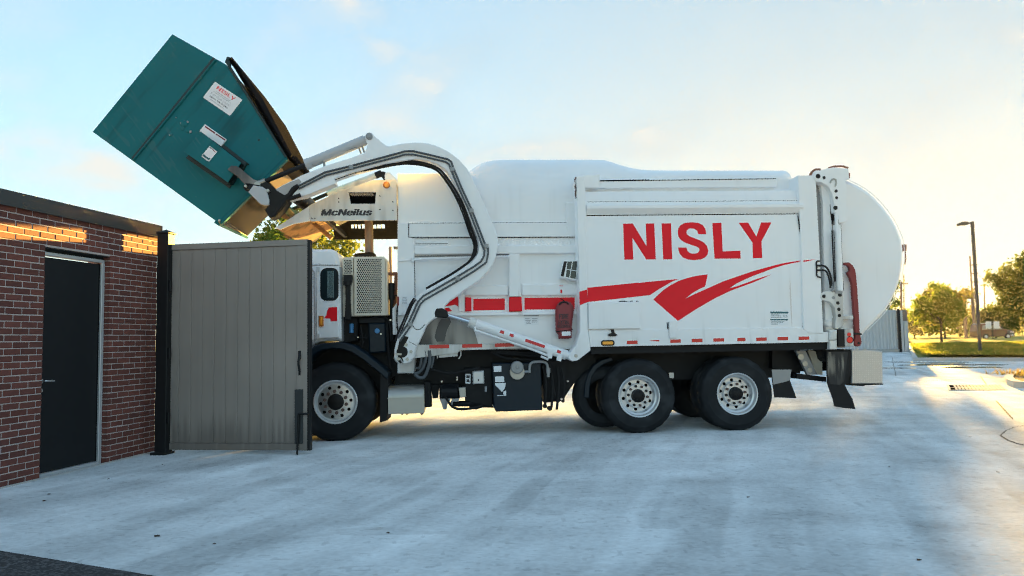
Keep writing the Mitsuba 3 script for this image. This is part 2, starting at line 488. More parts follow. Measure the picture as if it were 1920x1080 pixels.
M['leaf'] = mat('leaf', {'type': 'principledthin', 'base_color': {'type': 'mesh_attribute', 'name': 'vertex_color'}, 'roughness': 0.6, 'diff_trans': 1.1})
M['diamond'] = mat('diamond', pri((0.46, 0.46, 0.46), 0.40, metallic=0.7))


# ------------------------------------------------------------------ setting
def sheet(poly, z):
    pg = sg.Polygon(poly)
    v, f = trimesh.creation.triangulate_polygon(pg, engine='earcut')
    m = trimesh.Trimesh(np.c_[v, np.full(len(v), z)], f, process=False)
    if m.face_normals[:, 2].mean() < 0:
        m.invert()
    return m


def struct(key, mesh, m, label, **kw):
    k = add(key, mesh, m, **kw)
    labels[k] = {'label': label, 'kind': 'structure'}
    return k


def g2(px, py, z=0.0):
    return ground_at(px, py, z)[:2]


LA, LB, LC = g2(1713, 677), g2(1920, 677.5), g2(1703, 655)
LB = LA + (LB - LA) * 8
LC = LA + (LC - LA) * 1.6
struct('terrain', sheet([(-990, -90), (990, -90), (990, 1490), (-990, 1490)], -0.06), M['grass'], 'flat land reaching the horizon')
lot = [(-60, -30), (90, -30), (90, LB[1] - 3), tuple(LB), tuple(LA), tuple(LC), (LC[0], 62), (-60, 62)]
struct('concrete_lot', sheet(lot, 0.0), M['concrete'], 'pale stained concrete service yard under the truck')
aa, ab = g2(-400, 1031 - 400 * 49 / 290 * 0.93), g2(500, 1115)
dirn = ab - aa
nrm = np.array([dirn[1], -dirn[0]])
nrm = nrm / np.linalg.norm(nrm)
struct('asphalt_lane', sheet([tuple(aa), tuple(ab), tuple(ab + nrm * 8), tuple(aa + nrm * 8)], 0.004), M['asphalt'], 'dark asphalt at the lower left corner')
# lawn: raised bed with a kerb round it
far = np.array([[170, 84], [LC[0] - 2, 84]])
lawn_poly = sg.Polygon([tuple(LA), tuple(LB), (LB[0] + 40, 84), (LC[0] + (84 - LC[1]) * (LC[0] - LA[0]) / (LC[1] - LA[1]), 84), tuple(LC)])
kerb_ring = lawn_poly.buffer(-0.0)
inner = lawn_poly.buffer(-0.18)
km = trimesh.creation.extrude_polygon(kerb_ring.difference(inner), 0.21, engine='earcut')
km.apply_translation((0, 0, -0.05))
struct('kerb', km, M['kerb'], 'concrete kerb along the front of the lawn')


def lawn_sheet():
    pts = []
    x0, y0, x1, y1 = inner.bounds
    xs, ys = np.linspace(x0, min(x1, 120), 160), np.linspace(y0, y1, 60)
    X, Y = np.meshgrid(xs, ys)
    keep = shapely.contains_xy(inner, X, Y)
    Z = 0.15 + 0.10 * meshkit.fbm(np.stack([X * 0.15, Y * 0.12, X * 0], -1), 3, 2) + 0.004 * (Y - y0)
    idx = np.arange(X.size).reshape(X.shape)
    f = np.concatenate([np.stack([idx[:-1, :-1], idx[:-1, 1:], idx[1:, 1:]], -1).reshape(-1, 3), np.stack([idx[:-1, :-1], idx[1:, 1:], idx[1:, :-1]], -1).reshape(-1, 3)])
    ok = keep.ravel()[f].all(1)
    return trimesh.Trimesh(np.c_[X.ravel(), Y.ravel(), Z.ravel()], f[ok], process=False)


struct('lawn', trimesh.util.concatenate([lawn_sheet(), sheet(list(inner.exterior.coords)[:-1], 0.13)]), M['grass'], 'sunlit lawn behind the kerb', smooth=True)


def grass_blades(n):
    x0, y0, x1, y1 = inner.bounds
    P = np.c_[RNG.uniform(x0, 44, n), y0 + (58 - y0) * RNG.random(n) ** 1.5]
    P = P[shapely.contains_xy(inner, P[:, 0], P[:, 1])]
    k = len(P)
    z = 0.16 + 0.10 * meshkit.fbm(np.c_[P[:, 0] * 0.15, P[:, 1] * 0.12, P[:, 0] * 0], 3, 2) + 0.004 * (P[:, 1] - y0)
    h, w, a = RNG.uniform(0.06, 0.15, k), RNG.uniform(0.02, 0.06, k), RNG.uniform(0, np.pi, k)
    base = np.c_[P, z - 0.01]
    s = np.c_[np.cos(a) * w, np.sin(a) * w, 0 * w]
    tip = base + np.c_[RNG.normal(0, 0.03, (k, 2)), h]
    V = np.stack([base - s, base + s, tip], 1).reshape(-1, 3)
    t = meshkit.fbm(np.c_[P[:, 0] * 0.35, P[:, 1] * 0.22, 0 * h], 4) + RNG.normal(0, 0.12, k)
    t = np.clip((t - 0.3) / 0.4, 0, 1)[:, None]
    c = np.array([0.12, 0.165, 0.022]) * (1 - t) + np.array([0.36, 0.31, 0.06]) * t
    return trimesh.Trimesh(V, np.arange(3 * k).reshape(-1, 3), process=False), np.repeat(c, 3, 0)


gm, gc = grass_blades(130000)
k = add('grass', gm, M['leaf'], smooth=False, color=gc)
labels[k] = {'label': 'short mown grass growing on the sunlit lawn', 'category': 'grass', 'kind': 'stuff'}
struct('road', sheet([(-20, 84.5), (200, 84.5), (200, 93), (-20, 93)], 0.30), M['road'], 'grey road beyond the lawn')
struct('road_edge', WORLD.put(box(-20, 200, 84.0, 84.5, 0.0, 0.36)), M['joint'], 'dark kerb line between lawn and road')
# joints in the paving
jm = []
for a, b in (((1838, 705), (1850, 722)), ((1868, 752), (1899, 786)), ((1600, 722), (1920, 705)), ((1672, 668), (1680, 705))):
    p, q = g2(*a), g2(*b)
    d = (q - p) / np.linalg.norm(q - p)
    w = np.array([-d[1], d[0]]) * 0.012
    jm.append(sheet([tuple(p - w), tuple(q - w), tuple(q + w), tuple(p + w)], 0.004))
struct('joint', trimesh.util.concatenate(jm), M['joint'], 'thin dark joints cut in the concrete yard')


def blob(px, py, rx, ry, n=36, seed=0, z=0.004):
    r = np.random.default_rng(seed)
    ph = r.uniform(0, 6.28, 4)
    pts = []
    for a in np.linspace(0, 2 * np.pi, n, endpoint=False):
        s = 1 + 0.22 * math.sin(2 * a + ph[0]) + 0.16 * math.sin(3 * a + ph[1]) + 0.1 * math.sin(5 * a + ph[2])
        pts.append(tuple(g2(px + rx * s * math.cos(a), py + ry * s * math.sin(a))))
    return sheet(pts, z)


pud = [blob(1760, 683.5, 62, 2.4, seed=1), blob(1820, 689, 48, 1.7, seed=2), blob(1655, 690, 52, 1.6, seed=3), blob(1745, 679.5, 85, 1.2, seed=4), blob(1845, 684, 40, 1.6, seed=8)]
struct('puddle', trimesh.util.concatenate(pud), M['wet'], 'shallow water lying in the gutter before the lawn')

# nose of a low concrete island at the right edge
ring = [(1874, 817), (1884, 808), (1900, 801.5), (1930, 796), (1990, 791), (1990, 850), (1930, 838), (1905, 832), (1888, 826)]
pg = sg.Polygon([tuple(g2(*p)) for p in ring])
struct('paving_joint', sheet(list(pg.exterior.coords)[:-1], 0.003), M['joint'], 'dark joint round the concrete apron at the right edge')
struct('concrete_apron', sheet(list(pg.buffer(-0.022).exterior.coords)[:-1], 0.006), M['concrete'], 'rounded concrete apron patch at the right edge')

# planted island with a rounded kerb at the right edge
pl = sg.Polygon([tuple(g2(*p)) for p in ((1884, 716), (1888, 722), (1900, 726.5), (1920, 728), (1990, 729), (1990, 700), (1920, 702.5), (1900, 706), (1888, 711))])
m = trimesh.creation.extrude_polygon(pl.difference(pl.buffer(-0.18)), 0.2, engine='earcut')
m.apply_translation((0, 0, -0.05))
isl = thing('planter_island', 'kerbed island with dark mulch at the right edge behind the drain grate', 'planter')
add(isl + '__kerb', m, M['kerb'])
m = trimesh.creation.extrude_polygon(pl.buffer(-0.18), 0.17, engine='earcut')
m.apply_translation((0, 0, -0.05))
add(isl + '__mulch', m, M['mulch'])
c0 = ground_at(1916, 711)
V = []
for i in range(160):
    b = np.array([c0[0] + RNG.uniform(-0.5, 1.0), c0[1] + RNG.uniform(-0.8, 0.8), 0.12])
    a, l = RNG.uniform(0, 6.28), RNG.uniform(0.08, 0.22)
    s = np.array([math.cos(a), math.sin(a), 0]) * 0.02
    V += [b - s, b + s, b + np.array([RNG.normal(0, 0.08), RNG.normal(0, 0.08), l])]
V = np.array(V)
add(isl + '__dry_grass', trimesh.Trimesh(V, np.arange(len(V)).reshape(-1, 3), process=False), M['leaf'], smooth=False, color=np.tile([0.20, 0.15, 0.05], (len(V), 1)))

# trench drain grate
q = [ground_at(*p) for p in ((1775, 722.5), (1884, 721.5), (1890, 731.5), (1779, 732.5))]
fr_g = Frame(q[3], (q[2] - q[3])[:2])
gl, gd = np.linalg.norm(q[2] - q[3]), np.linalg.norm(q[0] - q[3])
gk = thing('drain_grate', 'pale slotted drain grate let into the concrete near the right edge', 'grate')
skew = float((q[0] - q[3]) @ fr_g.ex) / float((q[0] - q[3]) @ fr_g.ey)
gd = float((q[0] - q[3]) @ fr_g.ey)


def gbox(x0, x1, y0, y1, z0, z1):
    m = box(x0, x1, y0, y1, z0, z1)
    m.vertices[:, 0] += m.vertices[:, 1] * skew      # the grate is a parallelogram, laid at an angle to the lane
    return m


add(gk + '__pit', gbox(0, gl, 0, gd, -0.02, 0.004), M['void'], fr_g)
for x0, x1, y0, y1 in ((0, gl, 0, 0.07), (0, gl, gd - 0.07, gd), (0, 0.05, 0.07, gd - 0.07), (gl - 0.05, gl, 0.07, gd - 0.07), (0.05, gl - 0.05, gd / 2 - 0.05, gd / 2 + 0.05)):
    add(gk + '__frame_bar', gbox(x0, x1, y0, y1, 0.0, 0.013), M['kerb'], fr_g)
nb = 14
for i in range(nb):
    x = 0.14 + (gl - 0.2) * (i + 0.5) / nb
    for a, b in ((0.07, gd / 2 - 0.05), (gd / 2 + 0.05, gd - 0.07)):
        add(gk + '__slat', gbox(x - 0.024, x + 0.024, a, b, 0.0, 0.016), M['kerb'], fr_g)

# scattered leaves on the yard
for i, (px, py, s) in enumerate(((203, 899, .05), (305, 872, .05), (92, 927, .07), (83, 940, .07), (1723, 1051, .06), (1871, 886, .07), (1819, 820, .06), (1403, 933, .05), (402, 1021, .05), (728, 1000, .05), (1790, 806, .05), (1667, 876, .05), (295, 1006, .10))):
    a = RNG.uniform(0, 3.14)
    o = ground_at(px, py)
    t = np.linspace(0, 2 * np.pi, 10, endpoint=False)
    rr = s * 0.3 * (0.5 + 0.5 * RNG.random(10))
    pts = np.c_[o[0] + rr * np.cos(t) * 1.0, o[1] + rr * 0.55 * np.sin(t)]
    m = trimesh.creation.extrude_polygon(sg.Polygon(pts), 0.004, engine='earcut')
    m.vertices[:, 2] += RNG.uniform(0, 0.004, len(m.vertices)) + 0.002
    where = ('a little in front of the door threshold', 'in front of the foot of the gate', 'far left, upper of two', 'far left, lower of two', 'in the bottom right foreground', 'left of the rounded apron, largest of that side', 'midway between rear wheels and apron',
             'straight in front of the second rear wheel', 'at the bottom left of the middle', 'in front of the front wheel and step', 'behind the others towards the grate', 'right of the tail flap shadow', 'near the asphalt corner')[i]
    kk = thing('dead_leaf', f'small dark dead leaf on the concrete {where}', 'leaf', 'dead leaves scattered on the concrete')
    add(kk, m, M['deadleaf'])

# ------------------------------------------------------------------ brick building on the left
w0, w1 = ground_at(0, 916), ground_at(281, 849)
wd = (w1 - w0)[:2]
wd = wd / np.linalg.norm(wd)
WL = Frame(w0, wd)
xe = WL.S(287, 640)[0] + 0.06                       # far end of the wall
xs = -3.2                                    # runs on past the left edge of the photograph
zt = WL.S(288, 438)[1]
zt2 = WL.S(0, 381)[1]
ZT = (zt + zt2) / 2
ZC = WL.S(200, 405)[1]
bld = thing('brick_building', 'dark red brick enclosure building with a black door at the left edge', 'building')
dx0, dx1 = WL.S(80, 680)[0], WL.S(203, 680)[0]
dz1 = WL.S(150, 473)[1]
MO = 0.006                                    # mortar lies this far behind the brick faces
wall_pg = sg.Polygon([(xs, -0.05), (dx0 - 0.006, -0.05), (dx0 - 0.006, dz1 + 0.006), (dx1 + 0.006, dz1 + 0.006), (dx1 + 0.006, -0.05), (xe, -0.05), (xe, ZT), (xs, ZT)])
add(bld + '__wall', prism(list(wall_pg.exterior.coords)[:-1], MO, 0.30), M['mortar'], WL)
add(bld + '__wall', box(xs, xs + 0.3, 0.302, 4.5, -0.05, ZT), M['brick'], WL)
add(bld + '__wall', box(xs, xe - 0.002, 4.502, 4.8, -0.05, ZT), M['brick'], WL)
add(bld + '__coping', box(xs - 0.05, xe + 0.03, -0.035, 0.36, ZT + 0.001, ZT + 0.125, 0.006), M['coping'], WL)
add(bld + '__coping_edge', box(xs - 0.05, xe + 0.034, -0.045, -0.0355, ZT - 0.03, ZT + 0.125), M['coping'], WL)
ch, bl = 0.0677, 0.2032
bricks = []
ncourse = int(ZT / ch)
for r in range(ncourse + 1):
    z0 = r * ch
    z1 = min(z0 + ch - 0.0105, ZT - 0.004)
    if z1 - z0 < 0.02:
        continue
    off = (r % 2) * bl / 2 + RNG.normal(0, 0.002)
    x = xs + off - bl + 0.055
    while x < xe:
        a, b = x, x + bl - 0.0105
        x += bl
        segs = [(a, b)]
        if z0 < dz1 - 0.02:
            segs = [(s, min(e, dx0)) for s, e in segs if s < dx0] + [(max(s, dx1), e) for s, e in segs if e > dx1]
        for s, e in segs:
            s, e = max(s, xs), min(e, xe)
            if e - s > 0.006:
                bricks.append((s, e, z0, z1))
# the 300 that show largest (in the frame, nearest the camera) are parts, the rest one part
vis = [b for b in bricks if (b[0] + b[1]) / 2 > WL.S(0, 640)[0] - 0.12]
vis.sort(key=lambda b: b[0])
hero, rest = vis[:298], vis[298:] + [b for b in bricks if (b[0] + b[1]) / 2 <= WL.S(0, 640)[0] - 0.12]


def brick_mesh(b):
    p, q = RNG.normal(0, 0.0012), RNG.normal(0, 0.001)
    return box(b[0], b[1], p, 0.12, b[2] + q, b[3] + q, 0.004)


for b in hero:
    add(bld + '__wall__brick', brick_mesh(b), M[('brick', 'brick', 'brick2', 'brick3')[RNG.integers(4)]], WL, smooth=False)
rest_m = [brick_mesh(b) for b in rest]
kk = add(bld + '__wall__brickwork', trimesh.util.concatenate(rest_m), M['brick'], WL, smooth=False)
labels[kk] = {'kind': 'stuff'}
# door in its recess
RC = 0.10
fz = WL.S(150, 486.5, RC)[1]
add(bld + '__door', box(dx0 + 0.0, dx1 - 0.055, RC, RC + 0.05, 0.035, dz1 - 0.09, 0.003), M['door'], WL)
dk = bld + '__door'
add(dk + '__frame', box(dx1 - 0.052, dx1 - 0.001, RC - 0.035, RC + 0.06, 0.0, dz1 - 0.075, 0.004), M['frame'], WL)
add(dk + '__lintel', box(dx0 + 0.001, dx1 - 0.001, RC - 0.03, RC + 0.06, dz1 - 0.074, dz1 - 0.036, 0.004), M['frame'], WL)
add(dk + '__soffit', box(dx0 + 0.001, dx1 - 0.001, RC - 0.01, RC + 0.06, dz1 - 0.034, dz1 - 0.001), M['door'], WL)
add(dk + '__jamb', box(dx1 - 0.0545, dx1 - 0.0525, RC - 0.01, RC + 0.06, 0.0, dz1 - 0.08), M['door'], WL)
add(dk + '__threshold', box(dx0 + 0.001, dx1 - 0.056, RC - 0.05, RC + 0.06, 0.0, 0.032, 0.004), M['frame'], WL)
hx, hz = dx0 + 0.09, 1.0
add(dk + '__handle', trimesh.util.concatenate([cyl(hx, hz, 0.026, RC - 0.012, RC + 0.001, 16), tube([(hx, RC - 0.01, hz), (hx, RC - 0.055, hz), (hx + 0.03, RC - 0.06, hz), (hx + 0.12, RC - 0.06, hz - 0.004)], 0.010, 8)]), M['alu'], WL)
add(dk + '__lock', cyl(hx, hz - 0.10, 0.022, RC - 0.012, RC + 0.001, 16), M['alu_dull'], WL)
add(bld + '__footing', box(xs, xe, -0.03, 0.004, -0.05, 0.012), M['kerb'], WL)
# lintel angle over the opening keeps the bricks up
add(bld + '__lintel', box(dx0 - 0.003, dx1 + 0.003, 0.02, 0.16, dz1 - 0.004, dz1 - 0.0005), M['coping'], WL)

# ------------------------------------------------------------------ gate post and gate
pp = ground_at(299, 853)
gp = thing('gate_post', 'square black metal post at the end of the brick wall', 'post')
gdir = (ground_at(576, 852) - ground_at(304, 851))[:2]
gdir = gdir / np.linalg.norm(gdir)
PF = Frame(pp, gdir)
hp = PF.S(300, 438)[1]
add(gp + '__shaft', box(-0.075, 0.075, 0.0, 0.15, -0.05, hp, 0.006), M['post'], PF)
add(gp + '__cap', trimesh.util.concatenate([box(-0.087, 0.087, -0.012, 0.162, hp, hp + 0.02, 0.003), trimesh.convex.convex_hull(np.array([[-0.08, -0.005, hp + 0.02], [0.08, -0.005, hp + 0.02], [-0.08, 0.155, hp + 0.02], [0.08, 0.155, hp + 0.02], [0, 0.075, hp + 0.06]]))]), M['post'], PF, smooth=False)
add(gp + '__base_plate', box(-0.11, 0.09, -0.03, 0.18, -0.02, 0.03, 0.004), M['post'], PF)
for z in (0.45, 1.25, 2.1):
    add(gp + '__hinge', trimesh.util.concatenate([cyl(0.09, z, 0.001, 0, 0.001, 4), box(0.076, 0.10, 0.02, 0.06, z - 0.07, z + 0.07, 0.004)]), M['post'], PF)

GT = Frame(ground_at(302, 851), gdir)
gate = thing('plank_gate', 'grey tongue and groove plank gate standing open in front of the truck cab', 'gate')
gx0, gx1 = GT.S(303.5, 650)[0], GT.S(576, 650)[0]
gx1b = GT.S(573, 650)[0]
zl0, zl1 = GT.S(303, 843)[1], GT.S(306, 459)[1]
zr0, zr1 = GT.S(573, 846)[1], GT.S(573, 448.5)[1]
zb, zh0, zh1 = (zl0 + zr0) / 2, zl1, zr1
up = lambda x: zh0 + (zh1 - zh0) * (x - gx0) / (gx1 - gx0)
st = (gx1 - gx0) * 14.5 / 272
tr = 0.075
add(gate + '__stile', prism([(gx0, zb), (gx0 + st * 0.7, zb), (gx0 + st * 0.7, up(gx0 + st) - tr), (gx0, up(gx0) - tr)], 0.0, 0.05, 0.003), M['gate'], GT)
add(gate + '__stile', prism([(gx1 - st * 1.3, zb), (gx1, zb), (gx1, up(gx1) - tr - 0.001), (gx1 - st * 1.3, up(gx1 - st) - tr - 0.001)], 0.0, 0.06, 0.003), M['gate'], GT)
add(gate + '__top_rail', prism([(gx0, up(gx0) - tr + 0.001), (gx1, up(gx1) - tr + 0.001), (gx1, up(gx1)), (gx0, up(gx0))], -0.004, 0.055, 0.004), M['gate'], GT)
add(gate + '__bottom_rail', box(gx0 + st * 0.7 + 0.001, gx1 - st * 1.3 - 0.001, -0.001, 0.05, zb + 0.004, zb + 0.085, 0.003), M['gate'], GT)
bx0, bx1 = gx0 + st * 0.7 + 0.001, gx1 - st * 1.3 - 0.001
nbd = 11
for i in range(nbd):
    a, b = bx0 + (bx1 - bx0) * i / nbd, bx0 + (bx1 - bx0) * (i + 1) / nbd
    add(gate + '__board', prism([(a + 0.0012, zb + 0.087), (b - 0.0012, zb + 0.087), (b - 0.0012, up(b) - tr - 0.002), (a + 0.0012, up(a) - tr - 0.002)], 0.012 + RNG.normal(0, 0.0007), 0.035, 0.003), M['gate'], GT)
add(gate + '__backing', prism([(bx0, zb + 0.02), (bx1, zb + 0.02), (bx1, up(bx1) - 0.08), (bx0, up(bx0) - 0.08)], 0.036, 0.045), M['post'], GT)
add(gate + '__edge_channel', prism([(gx1 + 0.001, zb), (gx1 + 0.035, zb), (gx1 + 0.035, up(gx1) - 0.01), (gx1 + 0.001, up(gx1) - 0.01)], -0.002, 0.07, 0.003), M['post'], GT)
gs = lambda x, y, d=0: GT.S(x, y, d)
hd = [gs(561.5, 660, -0.005), gs(561.5, 668, -0.03), gs(559.5, 680, -0.045), gs(561, 692, -0.03), gs(561.5, 702, -0.005)]
add(gate + '__handle', trimesh.util.concatenate([tube([(p[0], d, p[1]) for p, d in zip(hd, (0, -0.03, -0.045, -0.03, 0))], [0.012, 0.016, 0.014, 0.014, 0.010], 8, 4), box(hd[0][0] - 0.018, hd[0][0] + 0.018, -0.006, -0.0005, hd[0][1] - 0.09, hd[0][1] + 0.015, 0.002), box(hd[0][0] - 0.014, hd[0][0] + 0.014, -0.006, -0.0005, hd[4][1] - 0.01, hd[4][1] + 0.05, 0.002)]), M['post'], GT)
a, b = gs(553, 730), gs(568.5, 832)
add(gate + '__bolt_plate', box(a[0], b[0], -0.008, -0.0005, b[1], a[1], 0.002), M['coping'], GT)
dr_ = gs(557, 866, -0.03)
c_ = gs(560, 776, -0.03)
add(gate + '__drop_rod', tube([(gs(578, 776, -0.03)[0], -0.03, c_[1]), (c_[0], -0.03, c_[1]), (c_[0] - 0.003, -0.03, c_[1] - 0.03), (dr_[0], -0.03, max(dr_[1], 0.003))], 0.013, 8), M['post'], GT)

# ------------------------------------------------------------------ the refuse truck
PSI = math.radians(3.6)
TR = Frame(ground_at(1198, 813), (math.cos(PSI), math.sin(PSI)))
W = 2.44
TK = thing('garbage_truck', 'white front loading garbage truck with red lettering lifting a dumpster overhead', 'truck')
S = TR.S


SPLIT = {'line_clamp', 'strap', 'clamp', 'stub_pipe', 'foot', 'bolt', 'rivet', 'bright_fitting', 'hose_end', 'grille_bar', 'hydraulic_hose', 'hub_bolt', 'bracket_slot', 'collar', 'pin', 'hose', 'filter_cap', 'step_tray', 'axle', 'canopy_beam', 'lever_set', 'trim', 'latch', 'bar_clip', 'shelf', 'debris', 'rust_bracket', 'hub_grease', 'pivot_bar'}
PIECES = {}


def TP(name, mesh, m, parent=TK, smooth=30, label=None):
    if name in SPLIT and id(mesh) in PIECES:
        return [add(f'{parent}__{name}', q, M[m], TR, smooth=smooth) for q in PIECES[id(mesh)][1]][0]
    return add(f'{parent}__{name}', mesh, M[m], TR, smooth=smooth, label=label)


def pr(ring_px, d0, d1, bev=0.0):
    return prism(TR.R(ring_px, d0), d0, d1, bev)


def bx(x0, y0, x1, y1, d0, d1, bev=0.006):
    a, b = S(x0, y0, d0), S(x1, y1, d0)
    return box(min(a[0], b[0]), max(a[0], b[0]), d0, d1, min(a[1], b[1]), max(a[1], b[1]), bev)


def ptube(pts, d, r, n=8, smooth=0):
    """Tube through photo points at depth d (a number, or one per point)."""
    ds = np.broadcast_to(d, (len(pts),))
    return tube([(S(x, y, q)[0], q, S(x, y, q)[1]) for (x, y), q in zip(pts, ds)], r, n, smooth)


def pcyl(px, py, rpx, d0, d1, n=20, bev=0.0):
    c = S(px, py, d0)
    r = abs(S(px + rpx, py, d0)[0] - c[0])
    return cyl(c[0], c[1], r, d0, d1, n, bev)


def decal(ring_px, d, t=0.0025):
    return prism(TR.R(ring_px, d), d - t, d)


def cat(*m):
    out = trimesh.util.concatenate(list(m))
    if len(m) > 1:
        PIECES[id(out)] = (out, list(m))
    return out


def mirror(m):
    """The same piece on the far side of the truck."""
    m = m.copy()
    m.vertices[:, 1] = W - m.vertices[:, 1]
    m.invert()
    return m


def xprism(ring_yz, x0, x1):
    m = trimesh.creation.extrude_polygon(sg.Polygon(ring_yz), x1 - x0, engine='earcut')
    v = m.vertices.copy()
    return fixv(trimesh.Trimesh(np.stack([x0 + v[:, 2], v[:, 0], v[:, 1]], 1), m.faces, process=False))


def hull(*ms):
    return trimesh.convex.convex_hull(np.vstack([m.vertices for m in ms]))


HW = 0.28                                     # the hopper wall lies this far behind the packer body's side
# --- packer body
x0, x1 = S(1086, 480)[0], S(1504, 480)[0]
zr = S(1300, 388)[1]
side = [(0, 1.228), (0, zr), (0.10, zr + 0.25), (0.13, zr + 0.255), (W - 0.13, zr + 0.255), (W - 0.10, zr + 0.25), (W, zr), (W, 1.228)]
TP('packer_body', xprism(side, x0, x1), 'white')
b0 = TK + '__packer_body'
rx0, rx1 = S(1099, 390)[0], S(1505, 384)[0] - 0.01
TP('side_rail', xprism([(0.004, zr + 0.035), (-0.045, zr + 0.035), (-0.06, zr + 0.02), (-0.06, zr - 0.022), (0.004, zr - 0.105)], rx0, rx1), 'white', b0)
TP('rail_seam', xprism([(-0.002, zr - 0.106), (-0.004, zr - 0.118), (0.002, zr - 0.118), (0.002, zr - 0.106)], rx0, rx1), 'void', b0)
TP('body_seam', cat(xprism([(0.035, zr + 0.085), (0.033, zr + 0.091), (0.06, zr + 0.091)], S(1102, 384)[0], S(1497, 380)[0])), 'chassis', b0)

# --- roof and hopper dome as stations along the truck
crest = [(877, 323, .66), (882, 317, .68), (890, 311.5, .70), (903, 304, .72), (917, 299.5, .74), (934, 297.5, .75), (970, 297, .75), (1040, 297, .75), (1110, 297, .75), (1132, 297.5, .74), (1146, 301.5, .68), (1160, 306.5, .6), (1175, 311.5, .5),
         (1190, 315.5, .4), (1208, 318.7, .3), (1230, 320, .24), (1260, 320.4, .24), (1340, 320.4, .24), (1458, 320.4, .24)]
ringsv = []
nseg = 14
for px, py, hs in crest:
    x, zt_ = S(px, py, 0.75)
    zs_ = zt_ - hs
    ys = [(HW, 2.62)] + [(HW + 0.62 * (1 - math.cos(a)) , zs_ + hs * math.sin(a)) for a in np.linspace(0, math.pi / 2, nseg)]
    ys = ys + [(W - y, z) for y, z in ys[::-1]]
    ringsv.append(np.array([(x, y, z) for y, z in ys]))
nr = len(ringsv[0])
V = np.vstack(ringsv)
i = np.arange(nr - 1)
fs = []
for q in range(len(ringsv) - 1):
    A, B = q * nr, (q + 1) * nr
    fs += [np.stack([A + i, A + i + 1, B + i + 1], 1), np.stack([A + i, B + i + 1, B + i], 1)]
for q, fl in ((0, 1), (len(ringsv) - 1, -1)):
    c = len(V)
    V = np.vstack([V, ringsv[q].mean(0)])
    fs.append(np.stack([q * nr + i, np.full(nr - 1, c), q * nr + i + 1], 1)[:, ::fl])
dome = trimesh.Trimesh(V, np.vstack(fs), process=False)
dome.fix_normals()
TP('hopper_dome', dome, 'white', smooth=40)
TP('roof_seam', cat(*[ptube([(1125, 338.5), (1300, 336.2), (1455, 334.6)], 0.30, 0.006, 6)]), 'chassis')
TP('roof_step', pr([(1124, 340), (1456, 335.5), (1457, 350), (1124, 352)], 0.20, 0.5), 'white')
TP('roof_seam', ptube([(1124, 339.5), (1300, 337), (1456, 335)], 0.195, 0.005, 6), 'chassis')
TP('roof_strap', cat(pr([(1086, 329), (1124, 327), (1124, 352), (1086, 352)], 0.10, 0.6, 0.004)), 'white')

# --- hopper
hx0, hx1 = S(745, 480, HW)[0], S(1088, 480, HW)[0]
ztop_h = S(750, 325, HW)[1]
hopper = [(745.5, 325.5), (880, 324.5), (882, 418), (1088, 417), (1088, 655), (780, 656), (776, 700), (745, 700)]
TP('hopper', pr(hopper, HW, W - HW, 0.01), 'white')
hp_ = TK + '__hopper'


def rib(ring, proud=0.055, m='white', name='rib', bev=0.008):
    if proud > 0.01 and name in ('rib', 'rail', 'red_panel'):
        proud *= 1.45
    TP(name, pr(ring, HW - proud, HW - 0.0005, bev), m, hp_)


rib([(745.5, 418), (765.5, 418), (766, 445), (776.5, 447), (778, 590), (745.5, 592)], 0.05)
rib([(766.5, 417.5), (1083, 416.5), (1083, 443.5), (766.5, 444.5)], 0.035, name='rail')
rib([(777, 461.5), (1083, 459.5), (1083, 474.5), (777, 476.5)], 0.055, name='rail')
rib([(954.5, 475.5), (974, 475.5), (977, 556), (954.5, 556)], 0.06)
rib([(860, 553), (872, 553), (872, 584), (860, 584)], 0.03)
rib([(872.5, 536), (952, 535), (953, 553.5), (873, 554)], 0.035, name='rail')
rib([(979, 533), (1081, 532), (1082, 553.5), (979, 554)], 0.035, name='rail')
rib([(838, 587), (1084, 583.5), (1084, 589.5), (838, 592.5)], 0.05, name='rail')
rib([(955, 557), (978, 557), (979, 583), (955, 584)], 0.06, m='red', name='red_panel')
rib([(872.5, 557), (883.5, 558), (884, 583), (872.5, 583.5)], 0.045, m='red', name='red_panel')
rib([(887.5, 560.5), (946.5, 559.5), (946.5, 581), (887.5, 582)], 0.004, m='red', name='red_panel', bev=0)
rib([(983.5, 558.5), (1077.5, 557.5), (1077.5, 579.5), (983.5, 580.5)], 0.004, m='red', name='red_panel', bev=0)
rib([(835, 574), (843, 563), (852, 557.5), (858, 556), (859.5, 560), (859.5, 575), (853, 571), (846, 573)], 0.004, m='red', name='red_panel', bev=0)
rib([(834, 578), (841, 577), (848, 583), (836, 584.5)], 0.004, m='red', name='red_panel', bev=0)
rib([(776, 453.8), (840, 453.2), (845, 456.5), (840, 460), (776, 460.5)], 0.012, name='slot_lip')
rib([(779, 456.2), (838, 455.6), (841, 456.6), (838, 457.8), (779, 458.4)], 0.0135, m='steel', name='slot', bev=0)
TP('seam', cat(ptube([(766, 445.6), (890, 445.3), (1082, 444.2)], HW - 0.011, 0.008, 6), ptube([(766, 418), (766.3, 445)], HW - 0.075, 0.004, 6),  # first tube paints the shadow line under the ledge, the others are seams
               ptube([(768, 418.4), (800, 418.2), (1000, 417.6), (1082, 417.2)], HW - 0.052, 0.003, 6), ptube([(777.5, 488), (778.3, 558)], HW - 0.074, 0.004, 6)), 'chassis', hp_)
TP('latch_rod', cat(ptube([(746, 489.5), (773, 487.5)], HW - 0.085, 0.008), ptube([(775, 487), (800, 485.6), (955, 480.8)], HW - 0.10, 0.016, 8), ptube([(772, 483), (774.5, 492)], HW - 0.10, 0.020, 8)), 'white', hp_)
TP('shadow_gap', ptube([(778, 481), (870, 479), (954, 477.6)], HW - 0.004, 0.012, 6), 'steel', hp_)
